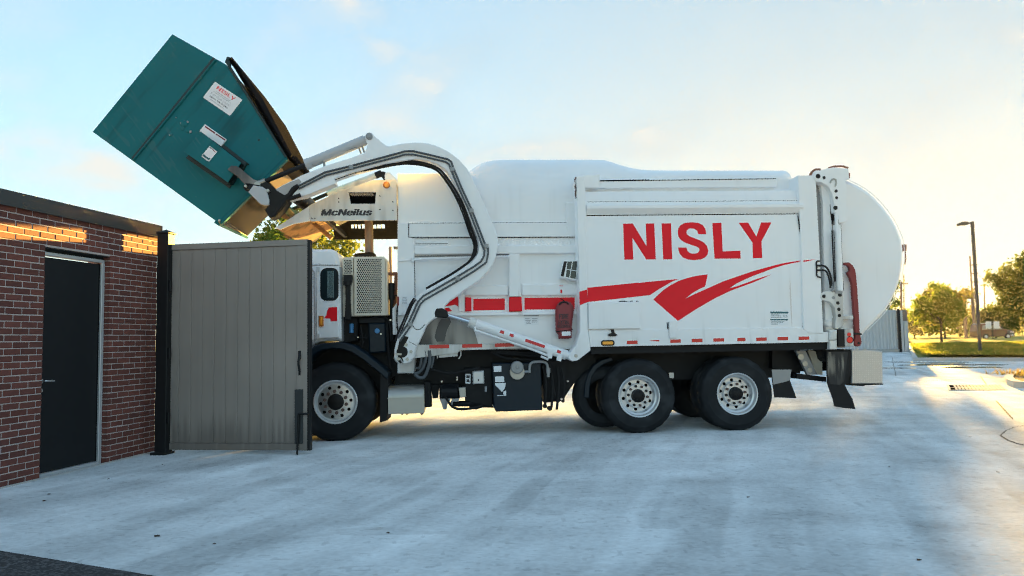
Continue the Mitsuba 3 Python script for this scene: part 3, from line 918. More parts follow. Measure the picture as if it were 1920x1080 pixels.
# lower front skirt of the hopper, dirty from the arm's pivot
TP('skirt', pr([(776, 588), (838, 588), (884, 602), (897, 646), (782, 646)], HW - 0.012, HW - 0.001, 0), 'grimy')
TP('frame_strip', pr([(776, 646.5), (1010, 644.5), (1006, 652), (862, 657), (858, 662), (776, 672)], 0.10, 0.26, 0.006), 'offwhite')
st_ = TK + '__frame_strip'
for a, b, y in ((805, 842, 650), (866.5, 904, 648.6), (928, 964, 647)):
    TP('reflector', decal([(a, y - 3.2), (b, y - 4), (b, y + 2.8), (a, y + 3.6)], 0.10), 'redtape', st_)
TP('oil_stain', decal([(828, 598), (843, 597), (846, 604), (838, 618), (833, 640), (819, 641), (815, 632), (818, 618), (822, 606)], HW - 0.0125), 'grimedark', TK + '__skirt', label='black oil stain below the cylinder clevis')
# --- vents, markings on the hopper side
vg = TP('vent_box', pr([(1051, 521), (1057, 489), (1092, 488), (1092, 529), (1060, 521.5)], 0.12, 0.27, 0.006), 'white')
TP('grille', cat(pr([(1064, 490.5), (1092, 489.5), (1092, 526), (1061, 519)], 0.1165, 0.1195)), 'glassdark', vg)
TP('grille_bar', cat(*[ptube(p, 0.115, 0.006, 6) for p in ([(1062.5, 505), (1092, 510)], [(1073.5, 490), (1068, 521)], [(1083, 490), (1080, 525)])]), 'white', vg)
TP('vent_cap', pr([(1051.3, 517), (1057.5, 490), (1063, 490), (1056.5, 519)], 0.114, 0.1165), 'black', vg)
TP('sticker', cat(decal([(1048, 534), (1056.5, 534), (1056.5, 551.5), (1048, 551.5)], HW - 0.0520)), 'paper', label='white sticker with a red down arrow')
sk = TK + '__sticker'
TP('arrow', cat(decal([(1050.8, 543.5), (1053.8, 543.5), (1053.8, 547), (1055, 547), (1052.3, 550.3), (1049.6, 547), (1050.8, 547)], HW - 0.0545), decal([(1049.3, 535.4), (1055.2, 535.4), (1055.2, 536.6), (1049.3, 536.6)], HW - 0.0545)), 'red', sk)
sk = TP('sticker', decal([(981.5, 590.5), (1011, 590.3), (1010, 609.5), (984, 610)], HW - 0.002), 'paper', label='white instruction sticker with a blue heading')
TP('print', cat(decal([(982, 591), (1010.5, 590.8), (1010.5, 592.3), (982, 592.5)], HW - 0.0045), *[decal([(x, y), (x + w, y), (x + w, y + 1.2), (x, y + 1.2)], HW - 0.0045) for x, y, w in ((985, 597, 9), (997, 596.8, 11), (985, 600, 10), (998, 600, 9), (986, 603, 8), (998, 603, 10), (987, 606, 8))]), 'greyink', sk)
sk = TP('sticker', decal([(752.5, 555), (764, 555), (764, 572), (752.5, 572)], HW - 0.0735), 'paper', label='small white sticker low on the front stile')
TP('print', cat(*[decal([(754, y), (762.5, y), (762.5, y + 0.9), (754, y + 0.9)], HW - 0.0760) for y in (557, 560, 563.5, 566, 568.5)]), 'greyink', sk)
TP('side_reflector', pr([(744.5, 556), (748, 556), (748, 573), (744.5, 573)], HW - 0.085, HW - 0.074), 'darkred')

# --- front post of the packer body and its foot
post = [(1081, 331), (1097, 331), (1099, 420), (1102, 618), (1107, 652), (1107, 657.5), (1083, 676), (1074, 677.5), (1067, 674), (1065.5, 668), (1068, 663), (1080, 648), (1087, 624), (1087.5, 600), (1084.5, 480)]
TP('body_post', pr(post, -0.045, 0.27, 0.008), 'white')
bp_ = TK + '__body_post'
TP('pin', pcyl(1080, 667, 3.2, -0.055, -0.044, 14, 0.003), 'alu_dull', bp_)
TP('rust_edge', cat(*[pcyl(1079.5 + RNG.normal(0, .6), y, 0.8 + RNG.random(), -0.02, 0.02, 7) for y in np.r_[333:372:3.1]]), 'rustnut', bp_)
TP('gusset', pr([(1061.5, 380), (1080, 379), (1081.5, 442.5), (1063, 443.5)], HW - 0.06, HW - 0.001, 0.006), 'white', bp_)

# --- lower rail with reflective tape
TP('sill', pr([(1103, 619), (1507, 614), (1517, 624.5), (1553, 622), (1554, 641.5), (1107, 650.5)], -0.02, 0.0, 0.004), 'white')
sl = TK + '__sill'
tape = [(462, 541, 568), (787, 866, 559), (948, 1028, 554), (1110, 1190, 550), (1290, 1350, 547), (1432, 1510, 544.5), (1591, 1670, 540), (1750, 1828, 537)]
for a, b, y in tape:
    a, b, y = 1060 + a / 4, 1060 + b / 4, 500 + y / 4
    TP('reflector', decal([(a, y - 3.0), (b, y - 3.5), (b, y + 2.8), (a, y + 3.3)], -0.02), 'redtape', sl)
TP('reflector', decal([(1218, 638.5), (1230, 637.5), (1236, 637.5), (1236, 640.5), (1230, 639.5), (1221, 639.5)], -0.02), 'redtape', sl, label='torn scrap of red reflector')
mk = TP('marker_light', prism(rounded(*S(1127, 648.5, -0.02), *S(1152, 637.5, -0.02), 0.035), -0.035, -0.0205, 0.004), 'black', sl)
TP('amber_lens', prism(rounded(*S(1129.5, 646.2, -0.035), *S(1149.5, 640, -0.035), 0.02), -0.05, -0.0352, 0.005), 'amber', TK + '__marker_light', label='lit amber side marker')
# tool box, small bracket, data plate
tb = TP('tool_box', pr([(1103.5, 567), (1200.5, 565.5), (1201.5, 616), (1104, 617)], -0.06, -0.0005, 0.006), 'white')
TP('shelf', cat(ptube([(1106, 621.5), (1212, 620)], -0.012, 0.005, 6), ptube([(1110, 628), (1150, 627.5)], -0.012, 0.004, 6), ptube([(1160, 622.5), (1212, 626.5)], -0.012, 0.004, 6)), 'steel')
TP('latch', cat(pr([(1145, 617.5), (1151, 617.5), (1153, 626), (1147, 626)], -0.03, -0.001), pr([(1139, 628), (1144, 625), (1153, 624.5), (1158, 628), (1154, 630.5), (1143, 630.5)], -0.035, -0.002)), 'black')
TP('scuff', cat(decal([(1159, 566), (1163, 563.8), (1172, 564), (1179, 565.2), (1172, 566.5)], -0.0005), decal([(1181, 564.5), (1186, 563.4), (1186, 566), (1181, 566)], -0.0005), decal([(1192, 564.3), (1197, 564.2), (1197.5, 566), (1193, 566)], -0.0005)), 'ink')
TP('bracket', pr([(1255, 603), (1268, 601), (1269.5, 633.5), (1255.5, 634)], -0.05, -0.0005, 0.005), 'white')
TP('bracket_slot', cat(ptube([(1250.8, 605), (1252.6, 622)], -0.006, 0.006, 6), ptube([(1253.5, 604), (1254.6, 626)], -0.02, 0.004, 6)), 'chassis')
dp = TP('data_plate', decal([(1444, 584), (1478, 584), (1478, 609.5), (1444, 609.5)], 0.0), 'paper', label='white data plate with two dark headings')
TP('print', cat(decal([(1444.3, 584.3), (1477.7, 584.3), (1477.7, 587.8), (1444.3, 587.8)], -0.0028), decal([(1444.3, 598.3), (1477.7, 598.3), (1477.7, 600.6), (1444.3, 600.6)], -0.0028), *[decal([(x, y), (x + w, y), (x + w, y + .7), (x, y + .7)], -0.0028) for x, y, w in ((1446, 590, 14), (1446, 592, 18), (1468, 591, 8), (1468, 594, 8), (1446, 595, 20), (1446, 602.5, 25), (1446, 605, 22), (1446, 607.3, 12))]), 'tealink', TK + '__data_plate')
TP('scraped_decal', cat(*[decal([(x, y), (x + w, y - .3), (x + w, y + 1), (x, y + 1.1)], 0.0) for x, y, w in ((1445, 616.7, 14), (1463, 616, 16), (1451, 623.4, 12), (1466, 623, 18), (1484, 618, 7), (1490, 619, 6), (1449, 620, 3))]), 'greyink')

# --- NISLY lettering and the check mark
def C2(pts):
    return [(1060 + x / 4.154, 280 + y / 4.154) for x, y in pts]


def C3(pts):
    return [(1060 + x / 4, 500 + y / 4) for x, y in pts]


letters = [[(450, 580), (525, 578), (632, 755), (627, 578), (692, 577), (704, 857), (630, 857), (522, 688), (529, 858), (460, 859)],
           [(750, 577), (822, 576), (832, 855), (763, 857)],
           [(1145, 575), (1215, 573), (1225, 795), (1362, 790), (1365, 850), (1162, 852)],
           [(1350, 572), (1423, 571), (1488, 680), (1525, 570), (1605, 569), (1528, 715), (1532, 846), (1462, 847), (1457, 725)]]
Sring = [(1097, 660), (1035, 660), (1027, 634), (1008, 620), (985, 615), (962, 618), (947, 630), (942, 648), (948, 664), (968, 678), (1005, 692), (1050, 710), (1082, 728), (1104, 755), (1113, 790), (1107, 820), (1088, 842), (1055, 857), (1005, 863), (955, 858),
         (915, 842), (890, 812), (877, 765), (943, 765), (950, 790), (965, 805), (990, 813), (1018, 811), (1038, 801), (1045, 784), (1040, 768), (1020, 757), (980, 744), (935, 728), (900, 706), (881, 680), (876, 648), (880, 615), (898, 590), (930, 574),
         (985, 568), (1035, 573), (1070, 590), (1090, 620)]
for L_ in letters[:2] + [Sring] + letters[2:]:
    TP('lettering', decal(C2(L_), 0.0, 0.003), 'red')
TP('check_mark', cat(decal(C3([(165, 158), (355, 139), (545, 120), (552, 123), (600, 116), (850, 92), (800, 112), (755, 138), (700, 170), (635, 213), (400, 240), (165, 265)]), 0.0),
                     decal(C3([(660, 246), (700, 207), (740, 172), (790, 138), (850, 107), (905, 88), (960, 74), (1010, 65), (1068, 58), (1058, 105), (1048, 148), (1000, 170), (950, 200), (900, 240), (960, 210), (1050, 170), (1180, 112), (1330, 60), (1400, 36), (1480, 14), (1560, -8), (1640, -27),
                               (1768, -47), (1770, -40), (1700, -26), (1640, -12), (1560, 12), (1480, 42), (1400, 72), (1330, 104), (1280, 128), (1240, 155), (1235, 161), (1290, 146), (1350, 124), (1450, 88), (1550, 57), (1400, 122), (1240, 180), (1120, 238), (1000, 307), (940, 345), (845, 407)]), 0.0)), 'red')
TP('red_band', decal([(1086, 547), (1100.5, 543), (1101.5, 566.5), (1087, 572.5)], -0.0455), 'red')
TP('red_band', decal([(1506.5, 488.3), (1529, 486.3), (1506.5, 491.3)], -0.0355), 'red')

# --- tailgate
sil = [(1570, 345), (1580, 337), (1593, 338), (1617, 350), (1640, 367), (1663, 392), (1680, 417), (1692, 443), (1696, 463), (1696.7, 480), (1695, 500), (1690, 527), (1680, 553), (1667, 577), (1647, 600), (1627, 620), (1606, 649), (1570, 652)]
sp = smooth_path(np.array(sil[2:-1]), 4)
tgr = [sil[0], sil[1]] + [tuple(p) for p in sp] + [sil[-1]]
TP('tailgate', prism(TR.R(tgr, 0.12), 0.12, W - 0.12, 0.06), 'white', smooth=40)
tg = TK + '__tailgate'
TP('edge_bead', ptube([(x - 0.8, y) for x, y in sil[2:-2]], 0.16, 0.005, 6, 4), 'white', tg)
TP('bumper_stop', cat(pr([(1695, 458), (1700, 459), (1700, 470), (1696, 470)], 0.6, 0.7), ptube([(1697, 470), (1698.5, 485), (1696.5, 496)], 0.65, 0.008, 6)), 'rust', tg)
TP('hinge_column', pr([(1496.5, 329), (1529, 328.5), (1530, 341), (1533, 400), (1538, 490), (1541, 560), (1544, 625), (1516.7, 624.6), (1507, 617), (1505.5, 582), (1501, 430)], -0.035, 0.5, 0.006), 'white')
hc = TK + '__hinge_column'
TP('seam', ptube([(1496, 404), (1501, 440), (1505, 500), (1506, 616), (1517, 625), (1543, 625.2)], -0.012, 0.007, 6), 'chassis', hc)
TP('rear_post', cat(pr([(1538, 340), (1556, 345), (1560, 420), (1563, 540), (1566, 650), (1549, 650), (1545, 500), (1543, 380)], 0.06, 0.5, 0.006)), 'white')
TP('gap_liner', pr([(1526, 335), (1580, 335), (1584, 652), (1530, 645)], 0.13, 0.55), 'steel')
TP('hinge_gap', pr([(1555, 352), (1562, 362), (1565, 385), (1564, 412), (1560, 420), (1557, 400)], 0.055, 0.1295), 'chassis', tg)
# upper hinge arm
uh = [(1525.5, 327), (1527, 322), (1531, 319), (1537, 319.5), (1551, 315.5), (1565, 313.5), (1591, 316.5), (1593, 336), (1586, 337.5), (1588, 360), (1589, 415), (1574, 418), (1571, 400), (1565, 398), (1563.5, 382), (1560.5, 363), (1553, 349), (1541, 342), (1531, 340), (1527, 336)]
TP('upper_hinge', pr(uh, -0.05, 0.12, 0.006), 'white', tg)
uhk = tg + '__upper_hinge'
for x, y, r in ((1533.4, 330.6, 5), (1568, 358, 3.1), (1569, 370.7, 2.7), (1567, 389.5, 4), (1545.5, 333, 3)):
    TP('hinge_pin', pcyl(x, y, r, -0.056, -0.045, 16, 0.003), 'black' if r < 5 else 'chassis', tg)
TP('hinge_collar', lathe([(0.036, -0.06), (0.05, -0.056), (0.058, -0.045), (0.036, -0.045)], *S(1533.4, 330.6, -0.05), 24), 'white', tg)
TP('hook_bracket', cat(ptube([(1556.5, 343), (1559, 338), (1563, 335.5), (1567, 337.5), (1568, 343), (1566, 349)], -0.058, 0.012, 8, 3)), 'alu_dull', tg)
TP('top_grime', cat(ptube([(1519, 329), (1523, 322), (1530, 318), (1538, 318)], 0.02, 0.018, 7, 3), ptube([(1553, 315.5), (1563, 312.5), (1578, 311.5), (1590, 315)], 0.03, 0.014, 7, 3), pr([(1590, 322), (1594, 325), (1594, 333), (1590, 336)], 0.05, 0.2)), 'rust', tg)
# lift cylinder of the tailgate
c0_, c1_ = S(1569, 422, -0.02), S(1574, 545, -0.02)
TP('tailgate_cylinder', tube([(c0_[0], -0.02, c0_[1]), (c1_[0], -0.02, c1_[1])], 0.052, 16), 'white')
tc = TK + '__tailgate_cylinder'
c2_ = S(1567.5, 392, -0.02)
TP('rod', tube([(c2_[0], -0.02, c2_[1]), (c0_[0], -0.02, c0_[1])], 0.026, 12), 'white', tc)
TP('hose', cat(ptube([(1560, 432), (1562, 480), (1565, 528)], -0.05, 0.009, 6), ptube([(1563.5, 432), (1565, 480), (1567, 528)], -0.07, 0.006, 6), ptube([(1573, 396), (1571.5, 420)], -0.03, 0.011, 6)), 'chassis', tc)
TP('seam', ptube([(1576.5, 422), (1580, 520), (1582, 545)], 0.0, 0.005, 6), 'chassis', tc)
# lower hinge plate
lh = [(1538, 557), (1539, 551), (1543, 547.5), (1551, 545), (1567.6, 547), (1581, 552), (1582, 606), (1580, 612), (1569.6, 617), (1565.5, 614), (1567.6, 594), (1564.5, 576), (1557, 566), (1547, 564), (1541, 563)]
TP('lower_hinge', pr(lh, -0.04, 0.12, 0.006), 'offwhite', tg)
for x, y, r in ((1563, 558, 3), (1571, 568, 3.1), (1573, 580, 3.1), (1574, 591.5, 3.1), (1545, 555.5, 3.4), (1575, 553, 3.6)):
    TP('hinge_hole', pcyl(x, y, r, -0.044, -0.039, 14), 'black' if r != 3 else 'steel', tg)
TP('grease_ring', lathe([(0.055, -0.03), (0.068, -0.03), (0.068, 0.02), (0.055, 0.02)], *S(1542, 556, -0.03), 20), 'black', tg)
TP('knob', pcyl(1554.5, 606.5, 6.2, -0.06, 0.06, 20, 0.012), 'offwhite', tg)
TP('bracket', pr([(1580, 592), (1600, 591.5), (1600, 598.5), (1581, 599)], -0.03, 0.13, 0.006), 'offwhite', tg)
TP('foot_block', cat(pr([(1556, 619), (1570.5, 618.5), (1570, 637), (1557, 638)], -0.06, 0.1, 0.02), pr([(1555.5, 638.5), (1569.5, 637.5), (1569.5, 655), (1556, 655)], -0.03, 0.1, 0.008)), 'offwhite')
TP('light_panel', pr([(1584, 617), (1600, 616), (1601, 649.5), (1585, 649)], -0.02, 0.12, 0.006), 'offwhite')
TP('dark_channel', pr([(1571, 618), (1584, 617), (1584, 650), (1572, 650)], 0.0, 0.12), 'black')
lp = TK + '__light_panel'
TP('tail_light', pcyl(1592.6, 627.2, 3.6, -0.032, -0.02, 18, 0.005), 'redlens', lp)
TP('tail_light', pcyl(1593.8, 637.3, 5.6, -0.034, -0.02, 20, 0.006), 'redlens', lp)
TP('lamp_rim', lathe([(0.043, -0.02), (0.043, -0.03), (0.049, -0.027), (0.049, -0.02)], *S(1593.8, 637.3, -0.02), 24), 'black', lp)


def C4(pts):
    return [(1480 + x / 4.909, 480 + y / 4.909) for x, y in pts]


hook = C4([(498, 72), (520, 58), (555, 60), (585, 85), (608, 125), (619, 190), (627, 300), (640, 480), (651, 700), (664, 765), (668, 800), (655, 826), (632, 834), (610, 826), (598, 805), (598, 785), (608, 752), (604, 640), (590, 450), (577, 260), (560, 205), (531, 150), (545, 148), (558, 130), (552, 105), (535, 86), (510, 82)])
TP('latch_bar', pr(hook, 0.02, 0.07, 0.008), 'darkred')
TP('bar_clip', cat(pr([(1600.5, 623), (1616, 625), (1616, 628), (1600.5, 627)], 0.0, 0.12), pcyl(1610.5, 643.5, 2.2, 0.012, 0.021, 10)), 'black', TK + '__latch_bar')
TP('rear_hose', cat(ptube([(1537, 489.5), (1531, 491), (1531.5, 505), (1532, 517), (1539, 520.5)], -0.045, 0.011, 7, 3), ptube([(1532, 498), (1546, 499), (1554, 508), (1559, 525), (1559, 537)], -0.05, 0.014, 7, 4), ptube([(1533, 506.5), (1546, 507), (1552, 514), (1556, 530), (1557, 540)], -0.05, 0.013, 7, 4)), 'black')
TP('hose_fitting', cat(ptube([(1565, 529), (1564, 542), (1559, 546)], -0.05, 0.022, 8), pr([(1565, 545), (1580, 546), (1579, 551), (1567, 550)], -0.052, -0.03)), 'steel')

# --- the two lift arms
arm = [(514, 356), (530, 347), (548, 338), (563, 329.5), (612, 309.8), (658, 295.8), (672, 290.5), (682, 287.5), (687, 279), (689, 271), (685, 262), (684.5, 256), (686, 250.5), (691, 247.5), (697, 249), (702, 254.5), (714, 265), (724, 272.5), (729, 274), (748, 270), (762, 268), (778, 267), (792, 267.3), (803, 268.8), (815, 272), (826, 276.5),
       (838, 282.5), (850, 290.5), (862, 300.5), (875, 315), (883, 328), (889, 341), (898, 360), (908, 381), (916, 401), (924, 419), (930, 433), (934, 450), (933, 467), (928, 487), (922, 499), (915, 508.6), (898, 526), (885, 535), (871, 544), (855, 556), (843, 564), (834, 573), (832, 582), (826, 591), (816, 596), (806, 603), (799, 611), (794, 623), (785, 642), (780, 650), (776, 669), (770, 678), (763, 681),
       (752, 682), (743, 679), (738.5, 672), (739, 657), (742, 644), (748, 626), (760, 598), (772, 571), (778, 559.5), (799, 543), (822, 531.5), (846, 517.5), (866, 505), (884, 493), (892, 483), (897.5, 472), (899, 460), (897, 449), (891, 434), (884, 416), (866, 371), (853, 345), (845, 331), (837, 319.5), (822, 308), (800, 300.5), (778, 298), (756, 301.5), (720, 307.5), (664, 322.5), (627, 335.5), (629, 344), (570, 367.5), (548, 372), (533, 380), (520, 378), (512, 368)]
arm_m = pr(arm, -0.11, 0.09, 0.010)
TP('lift_arm', arm_m, 'white', label='near curved white lift arm')
TP('lift_arm', mirror(arm_m), 'white')
a1 = TK + '__lift_arm'
tline = [(557, 350), (609, 323), (658, 311), (680, 305), (745, 287.5), (759, 283.5), (774, 283), (805, 290), (840, 298.5), (846, 303), (850, 314.5), (866, 353), (885, 394), (900, 433), (910, 459), (915, 464), (915.5, 474), (912, 489), (890, 505), (857, 525), (796, 559.5), (788, 568), (769, 610), (750, 637)]
for k_, (ox, oy) in enumerate(((0, 0), (-2.0, 5.5))):
    pts = [(x + ox * (1 if y > 300 else 0.6), y + (oy if x < 880 and y < 330 else oy * 0.1 + (2.8 if y > 480 else 0))) for x, y in tline]
    if k_:
        pts = [(560, 354), (611, 328.5), (659, 316.5), (681, 310.5), (746, 293.5), (760, 289.5), (775, 289.5), (805, 296), (836, 303.5), (842, 308), (846, 319), (862, 357), (880.5, 397), (895, 435), (905, 462), (908.5, 470), (907.5, 480), (902, 490), (888, 500), (855, 520), (793, 555.5), (783.5, 566), (765, 607), (746, 634)]
    tm = ptube(pts, -0.128, 0.014, 7)
    TP('hydraulic_line', tm, 'hosegrey', a1)
    TP('hydraulic_line', mirror(tm), 'steel', a1 + '_001')
TP('line_clamp', cat(*[pr([(x - 4, y - 4), (x + 4, y - 4), (x + 4, y + 4), (x - 4, y + 4)], -0.15, -0.1105, 0.004) for x, y in ((658, 313), (848, 317), (884, 394.5), (912, 461), (858, 522), (769, 608))]), 'steel', a1)
hz_ = [(627, 336), (665, 322.5), (680, 318.5), (711, 312.5), (751, 303.5), (774, 302.5), (798, 306.5), (822, 316), (837, 332), (853, 355), (864, 375), (873.6, 398), (884, 430), (892.5, 452), (893, 467), (884.5, 486), (854, 509), (821, 528.5), (799, 541)]
TP('hose', cat(ptube(hz_, -0.06, 0.017, 7, 3), ptube([(x - 3.0, y + 2.6) for x, y in hz_[1:-1]], -0.02, 0.012, 6, 3), ptube([(x - 5.0, y + 4.0 + 1.5 * math.sin(i)) for i, (x, y) in enumerate(hz_[3:-2])], 0.02, 0.011, 6, 3)), 'rubber', a1)
TP('hose', cat(ptube([(777, 559.5), (769, 572), (759, 597), (747, 624), (741, 640)], -0.05, 0.017, 7, 3), ptube([(779, 562), (772, 574), (762, 598), (750, 626)], -0.115, 0.011, 6, 3)), 'rubber', a1)
TP('hose_grime', cat(*[pr([(x, y), (x + 3 + 3 * RNG.random(), y - 1), (x + 4, y + 5), (x - 1, y + 6 + 3 * RNG.random())], 0.0, 0.1) for x, y in zip(np.interp(np.linspace(0, 1, 16), [0, .5, 1], [861, 886, 893]), np.linspace(372, 478, 16))]), 'steel', a1)
TP('smudge', decal([(514.5, 357), (530, 348.5), (547, 340.5), (560, 335.5), (566, 341), (556, 350), (549, 362), (534, 372), (521, 374), (514.5, 368)], -0.11), 'smudge', a1, label='greasy grey smudge near the arm tip')
TP('rub_plate', pr([(573, 360), (608, 344), (626, 337), (629, 344), (571, 367)], -0.125, -0.1105, 0.003), 'white', a1)
TP('weld_line', cat(ptube([(777, 559), (781, 563), (786, 569)], -0.1115, 0.004, 6), ptube([(774, 610), (779, 617), (788, 617), (797, 608)], -0.112, 0.005, 6, 3), ptube([(766, 640), (781, 648)], -0.112, 0.003, 6)), 'chassis', a1)
# pivot hub at the foot of the near arm
TP('pivot_hub', cat(pcyl(754, 660, 10.5, -0.118, -0.109, 24)), 'grease', a1)
for x, y in ((761.5, 646.5), (770.5, 659.5), (763.5, 673.5), (747, 673)):
    TP('bolt', pcyl(x, y, 3.4, -0.128, -0.109, 6), 'alu_dull', a1)
TP('hub_grease', cat(pr([(749, 638), (758, 630), (766, 632), (760, 645), (752, 655), (746, 652)], -0.118, -0.1095), pr([(746, 668), (752, 666), (757, 678), (751, 681.5), (745, 678)], -0.117, -0.1095)), 'grease', a1)
TP('pivot_bar', cat(pr([(742, 662), (753, 662.5), (753, 666), (742, 666)], -0.125, -0.11), ptube([(739, 670), (742, 676), (748, 681)], -0.115, 0.014, 6), ptube([(750, 672), (756, 682)], -0.115, 0.011, 6)), 'alu_dull', a1)
# fork cylinders
for side_ in (0,):
    fn = mirror if side_ else (lambda m: m)
    TP('fork_cylinder', fn(ptube([(577, 307.5), (684, 263)], -0.01, 0.073, 18)), 'greytube')
    fk_ = TK + '__fork_cylinder' + ('_001' if side_ else '')
    TP('collar', fn(cat(ptube([(573, 309), (581, 306)], -0.01, 0.080, 18), ptube([(682, 264), (688, 261.5)], -0.01, 0.06, 14))), 'greytube', fk_)
    TP('rod', fn(ptube([(492, 342), (577, 307.5)], -0.01, 0.033, 12)), 'black', fk_)
    TP('rod_eye', fn(cat(ptube([(482, 346), (498, 339.5)], -0.01, 0.045, 12), pcyl(482, 346, 6, -0.06, 0.05, 16))), 'alu_dull', fk_)
    TP('pin', fn(cat(pcyl(692, 255, 6.5, -0.135, 0.1, 18, 0.008), pcyl(692, 255, 3, -0.145, -0.134, 12))), 'steel', fk_)
    TP('stub_pipe', fn(cat(ptube([(608, 302), (608, 314)], -0.02, 0.016, 7), ptube([(672, 274), (677, 288)], -0.02, 0.013, 7), ptube([(678, 271), (683, 286)], -0.02, 0.013, 7), ptube([(585, 308), (590, 311), (600, 307), (606, 302)], -0.06, 0.007, 6, 3), ptube([(650, 283), (668, 276)], -0.07, 0.007, 6))), 'steel', fk_)


yq = W + 0.01
TP('fork_cylinder', ptube([(614, 363.5), (706, 328.5)], yq, 0.052, 16), 'offwhite', label='far dirty white fork cylinder')
fk_ = TK + '__fork_cylinder_001'
TP('rod', ptube([(540, 396), (615, 363)], yq, 0.03, 10), 'black', fk_)
TP('pin', cat(ptube([(704, 329.5), (716, 324.5)], yq, 0.06, 12), pr([(710, 322), (720, 321), (744, 342), (722, 342)], yq - 0.05, yq + 0.05, 0.01)), 'chassis', fk_)


def C5(pts):
    return [(400 + x / 5.686, 270 + y / 5.686) for x, y in pts]


for side_ in (0, 1):
    fn = mirror if side_ else (lambda m: m)
    TP('fork', fn(pr(C5([(150, 270), (190, 230), (245, 232), (275, 250), (425, 375), (500, 400), (515, 445), (470, 450), (330, 425), (260, 350)]), -0.02, 0.06, 0.006)), 'grimy')
    fk_ = TK + '__fork' + ('_001' if side_ else '')
    TP('fork_plate', fn(pr(C5([(372, 512), (425, 440), (520, 455), (562, 482), (592, 600), (588, 650), (545, 652), (500, 640), (440, 580)]), -0.17, -0.126, 0.006)), 'greytube', fk_)
    TP('fork_head', fn(cat(pr(C5([(320, 440), (340, 425), (410, 425), (500, 440), (510, 420), (560, 400), (640, 455), (680, 500), (760, 545), (800, 520), (830, 470), (890, 440), (905, 470), (860, 520), (800, 600), (740, 690), (660, 770), (600, 790), (545, 700), (590, 655), (590, 600), (560, 480), (470, 455), (420, 445), (390, 490), (350, 480)]), -0.125, 0.10, 0.006))), 'grease', fk_)
    TP('pivot_clamp', fn(cat(ptube(C5([(330, 440), (352, 425), (392, 428), (412, 445), (405, 480), (380, 502), (350, 492), (330, 465), (330, 440)]), -0.15, 0.012, 7), pr(C5([(360, 445), (400, 440), (395, 480), (365, 485)]), -0.15, -0.1255))), 'black', fk_)
    TP('pin', fn(cat(pcyl(460, 348.5, 2.6, -0.19, -0.12, 12), pcyl(502, 357, 3, -0.18, -0.12, 10))), 'alu_dull', fk_)
    TP('hose', fn(cat(ptube(C5([(905, 445), (850, 480), (800, 560), (740, 640), (680, 720), (640, 770)]), -0.135, 0.03, 8, 3), ptube(C5([(940, 500), (870, 540), (780, 620), (700, 700), (650, 760)]), 0.04, 0.024, 8, 3), ptube(C5([(930, 545), (860, 570), (790, 590)]), -0.13, 0.03, 8))), 'rubber', fk_)

c_ = S(556, 366, 0.1)
TP('cross_tube', cyl(c_[0], c_[1], 0.11, 0.1, W - 0.1, 20), 'grease')

# --- near lift cylinder from the body post to the arm
TP('lift_cylinder', ptube([(884, 604.5), (1062, 666)], 0.02, 0.070, 18), 'white')
lc = TK + '__lift_cylinder'
TP('rod', ptube([(836, 590), (884, 604.5)], 0.02, 0.030, 12), 'chrome', lc)
TP('gland', ptube([(879.5, 603.2), (892, 607.5)], 0.02, 0.077, 18), 'offwhite', lc)
TP('clevis', cat(pr([(815, 586), (818, 578.5), (829, 577.5), (838, 583), (841, 592), (836, 596), (826, 595), (816, 594)], -0.125, 0.07, 0.012)), 'black', lc)
TP('clevis_pin', pcyl(821, 586.5, 4, -0.135, -0.124, 12), 'chassis', lc)
TP('end_eye', ptube([(1058, 664.5), (1070, 668)], 0.02, 0.055, 14), 'white', lc)
TP('supply_pipe', cat(ptube([(893, 620), (1000, 656), (1028, 667), (1033, 671)], -0.03, 0.017, 8), ptube([(890, 613), (891, 620), (897, 621.5)], -0.03, 0.02, 8)), 'white', lc)
TP('clamp', cat(pr([(1026, 662), (1036, 661), (1035, 672), (1028, 672)], -0.06, 0.0, 0.003), pr([(1045, 667), (1054, 667), (1052, 678), (1044, 676)], -0.06, 0.0, 0.003), ptube([(1014, 668), (1028, 674)], -0.02, 0.018, 7)), 'white', lc)
ax, ay = 178 / 189.2, 61.5 / 189.2


def along(a, b, h0, h1):
    """A strip of tape on the cylinder between two photo abscissae, wrapped on its near side."""
    p, q = np.array(S(a, 604.5 + (a - 884) * 61.5 / 178, 0.02)), np.array(S(b, 604.5 + (b - 884) * 61.5 / 178, 0.02))
    d = (q - p) / np.linalg.norm(q - p)
    n_ = np.array([-d[1], d[0]])
    V_ = []
    for t in np.linspace(h0, h1, 6):
        for e in (p, q):
            o = e + n_ * math.sin(t) * 0.0716
            V_.append((o[0], 0.02 - math.cos(t) * 0.0716, o[1]))
    i_ = np.arange(5) * 2
    return trimesh.Trimesh(np.array(V_), np.vstack([np.stack([i_, i_ + 1, i_ + 3], 1), np.stack([i_, i_ + 3, i_ + 2], 1)]), process=False)


for a, b in ((937, 944), (955, 962), (984, 1020), (1043, 1050)):
    TP('reflector', along(a, b, -0.15, 0.45), 'redtape', lc)

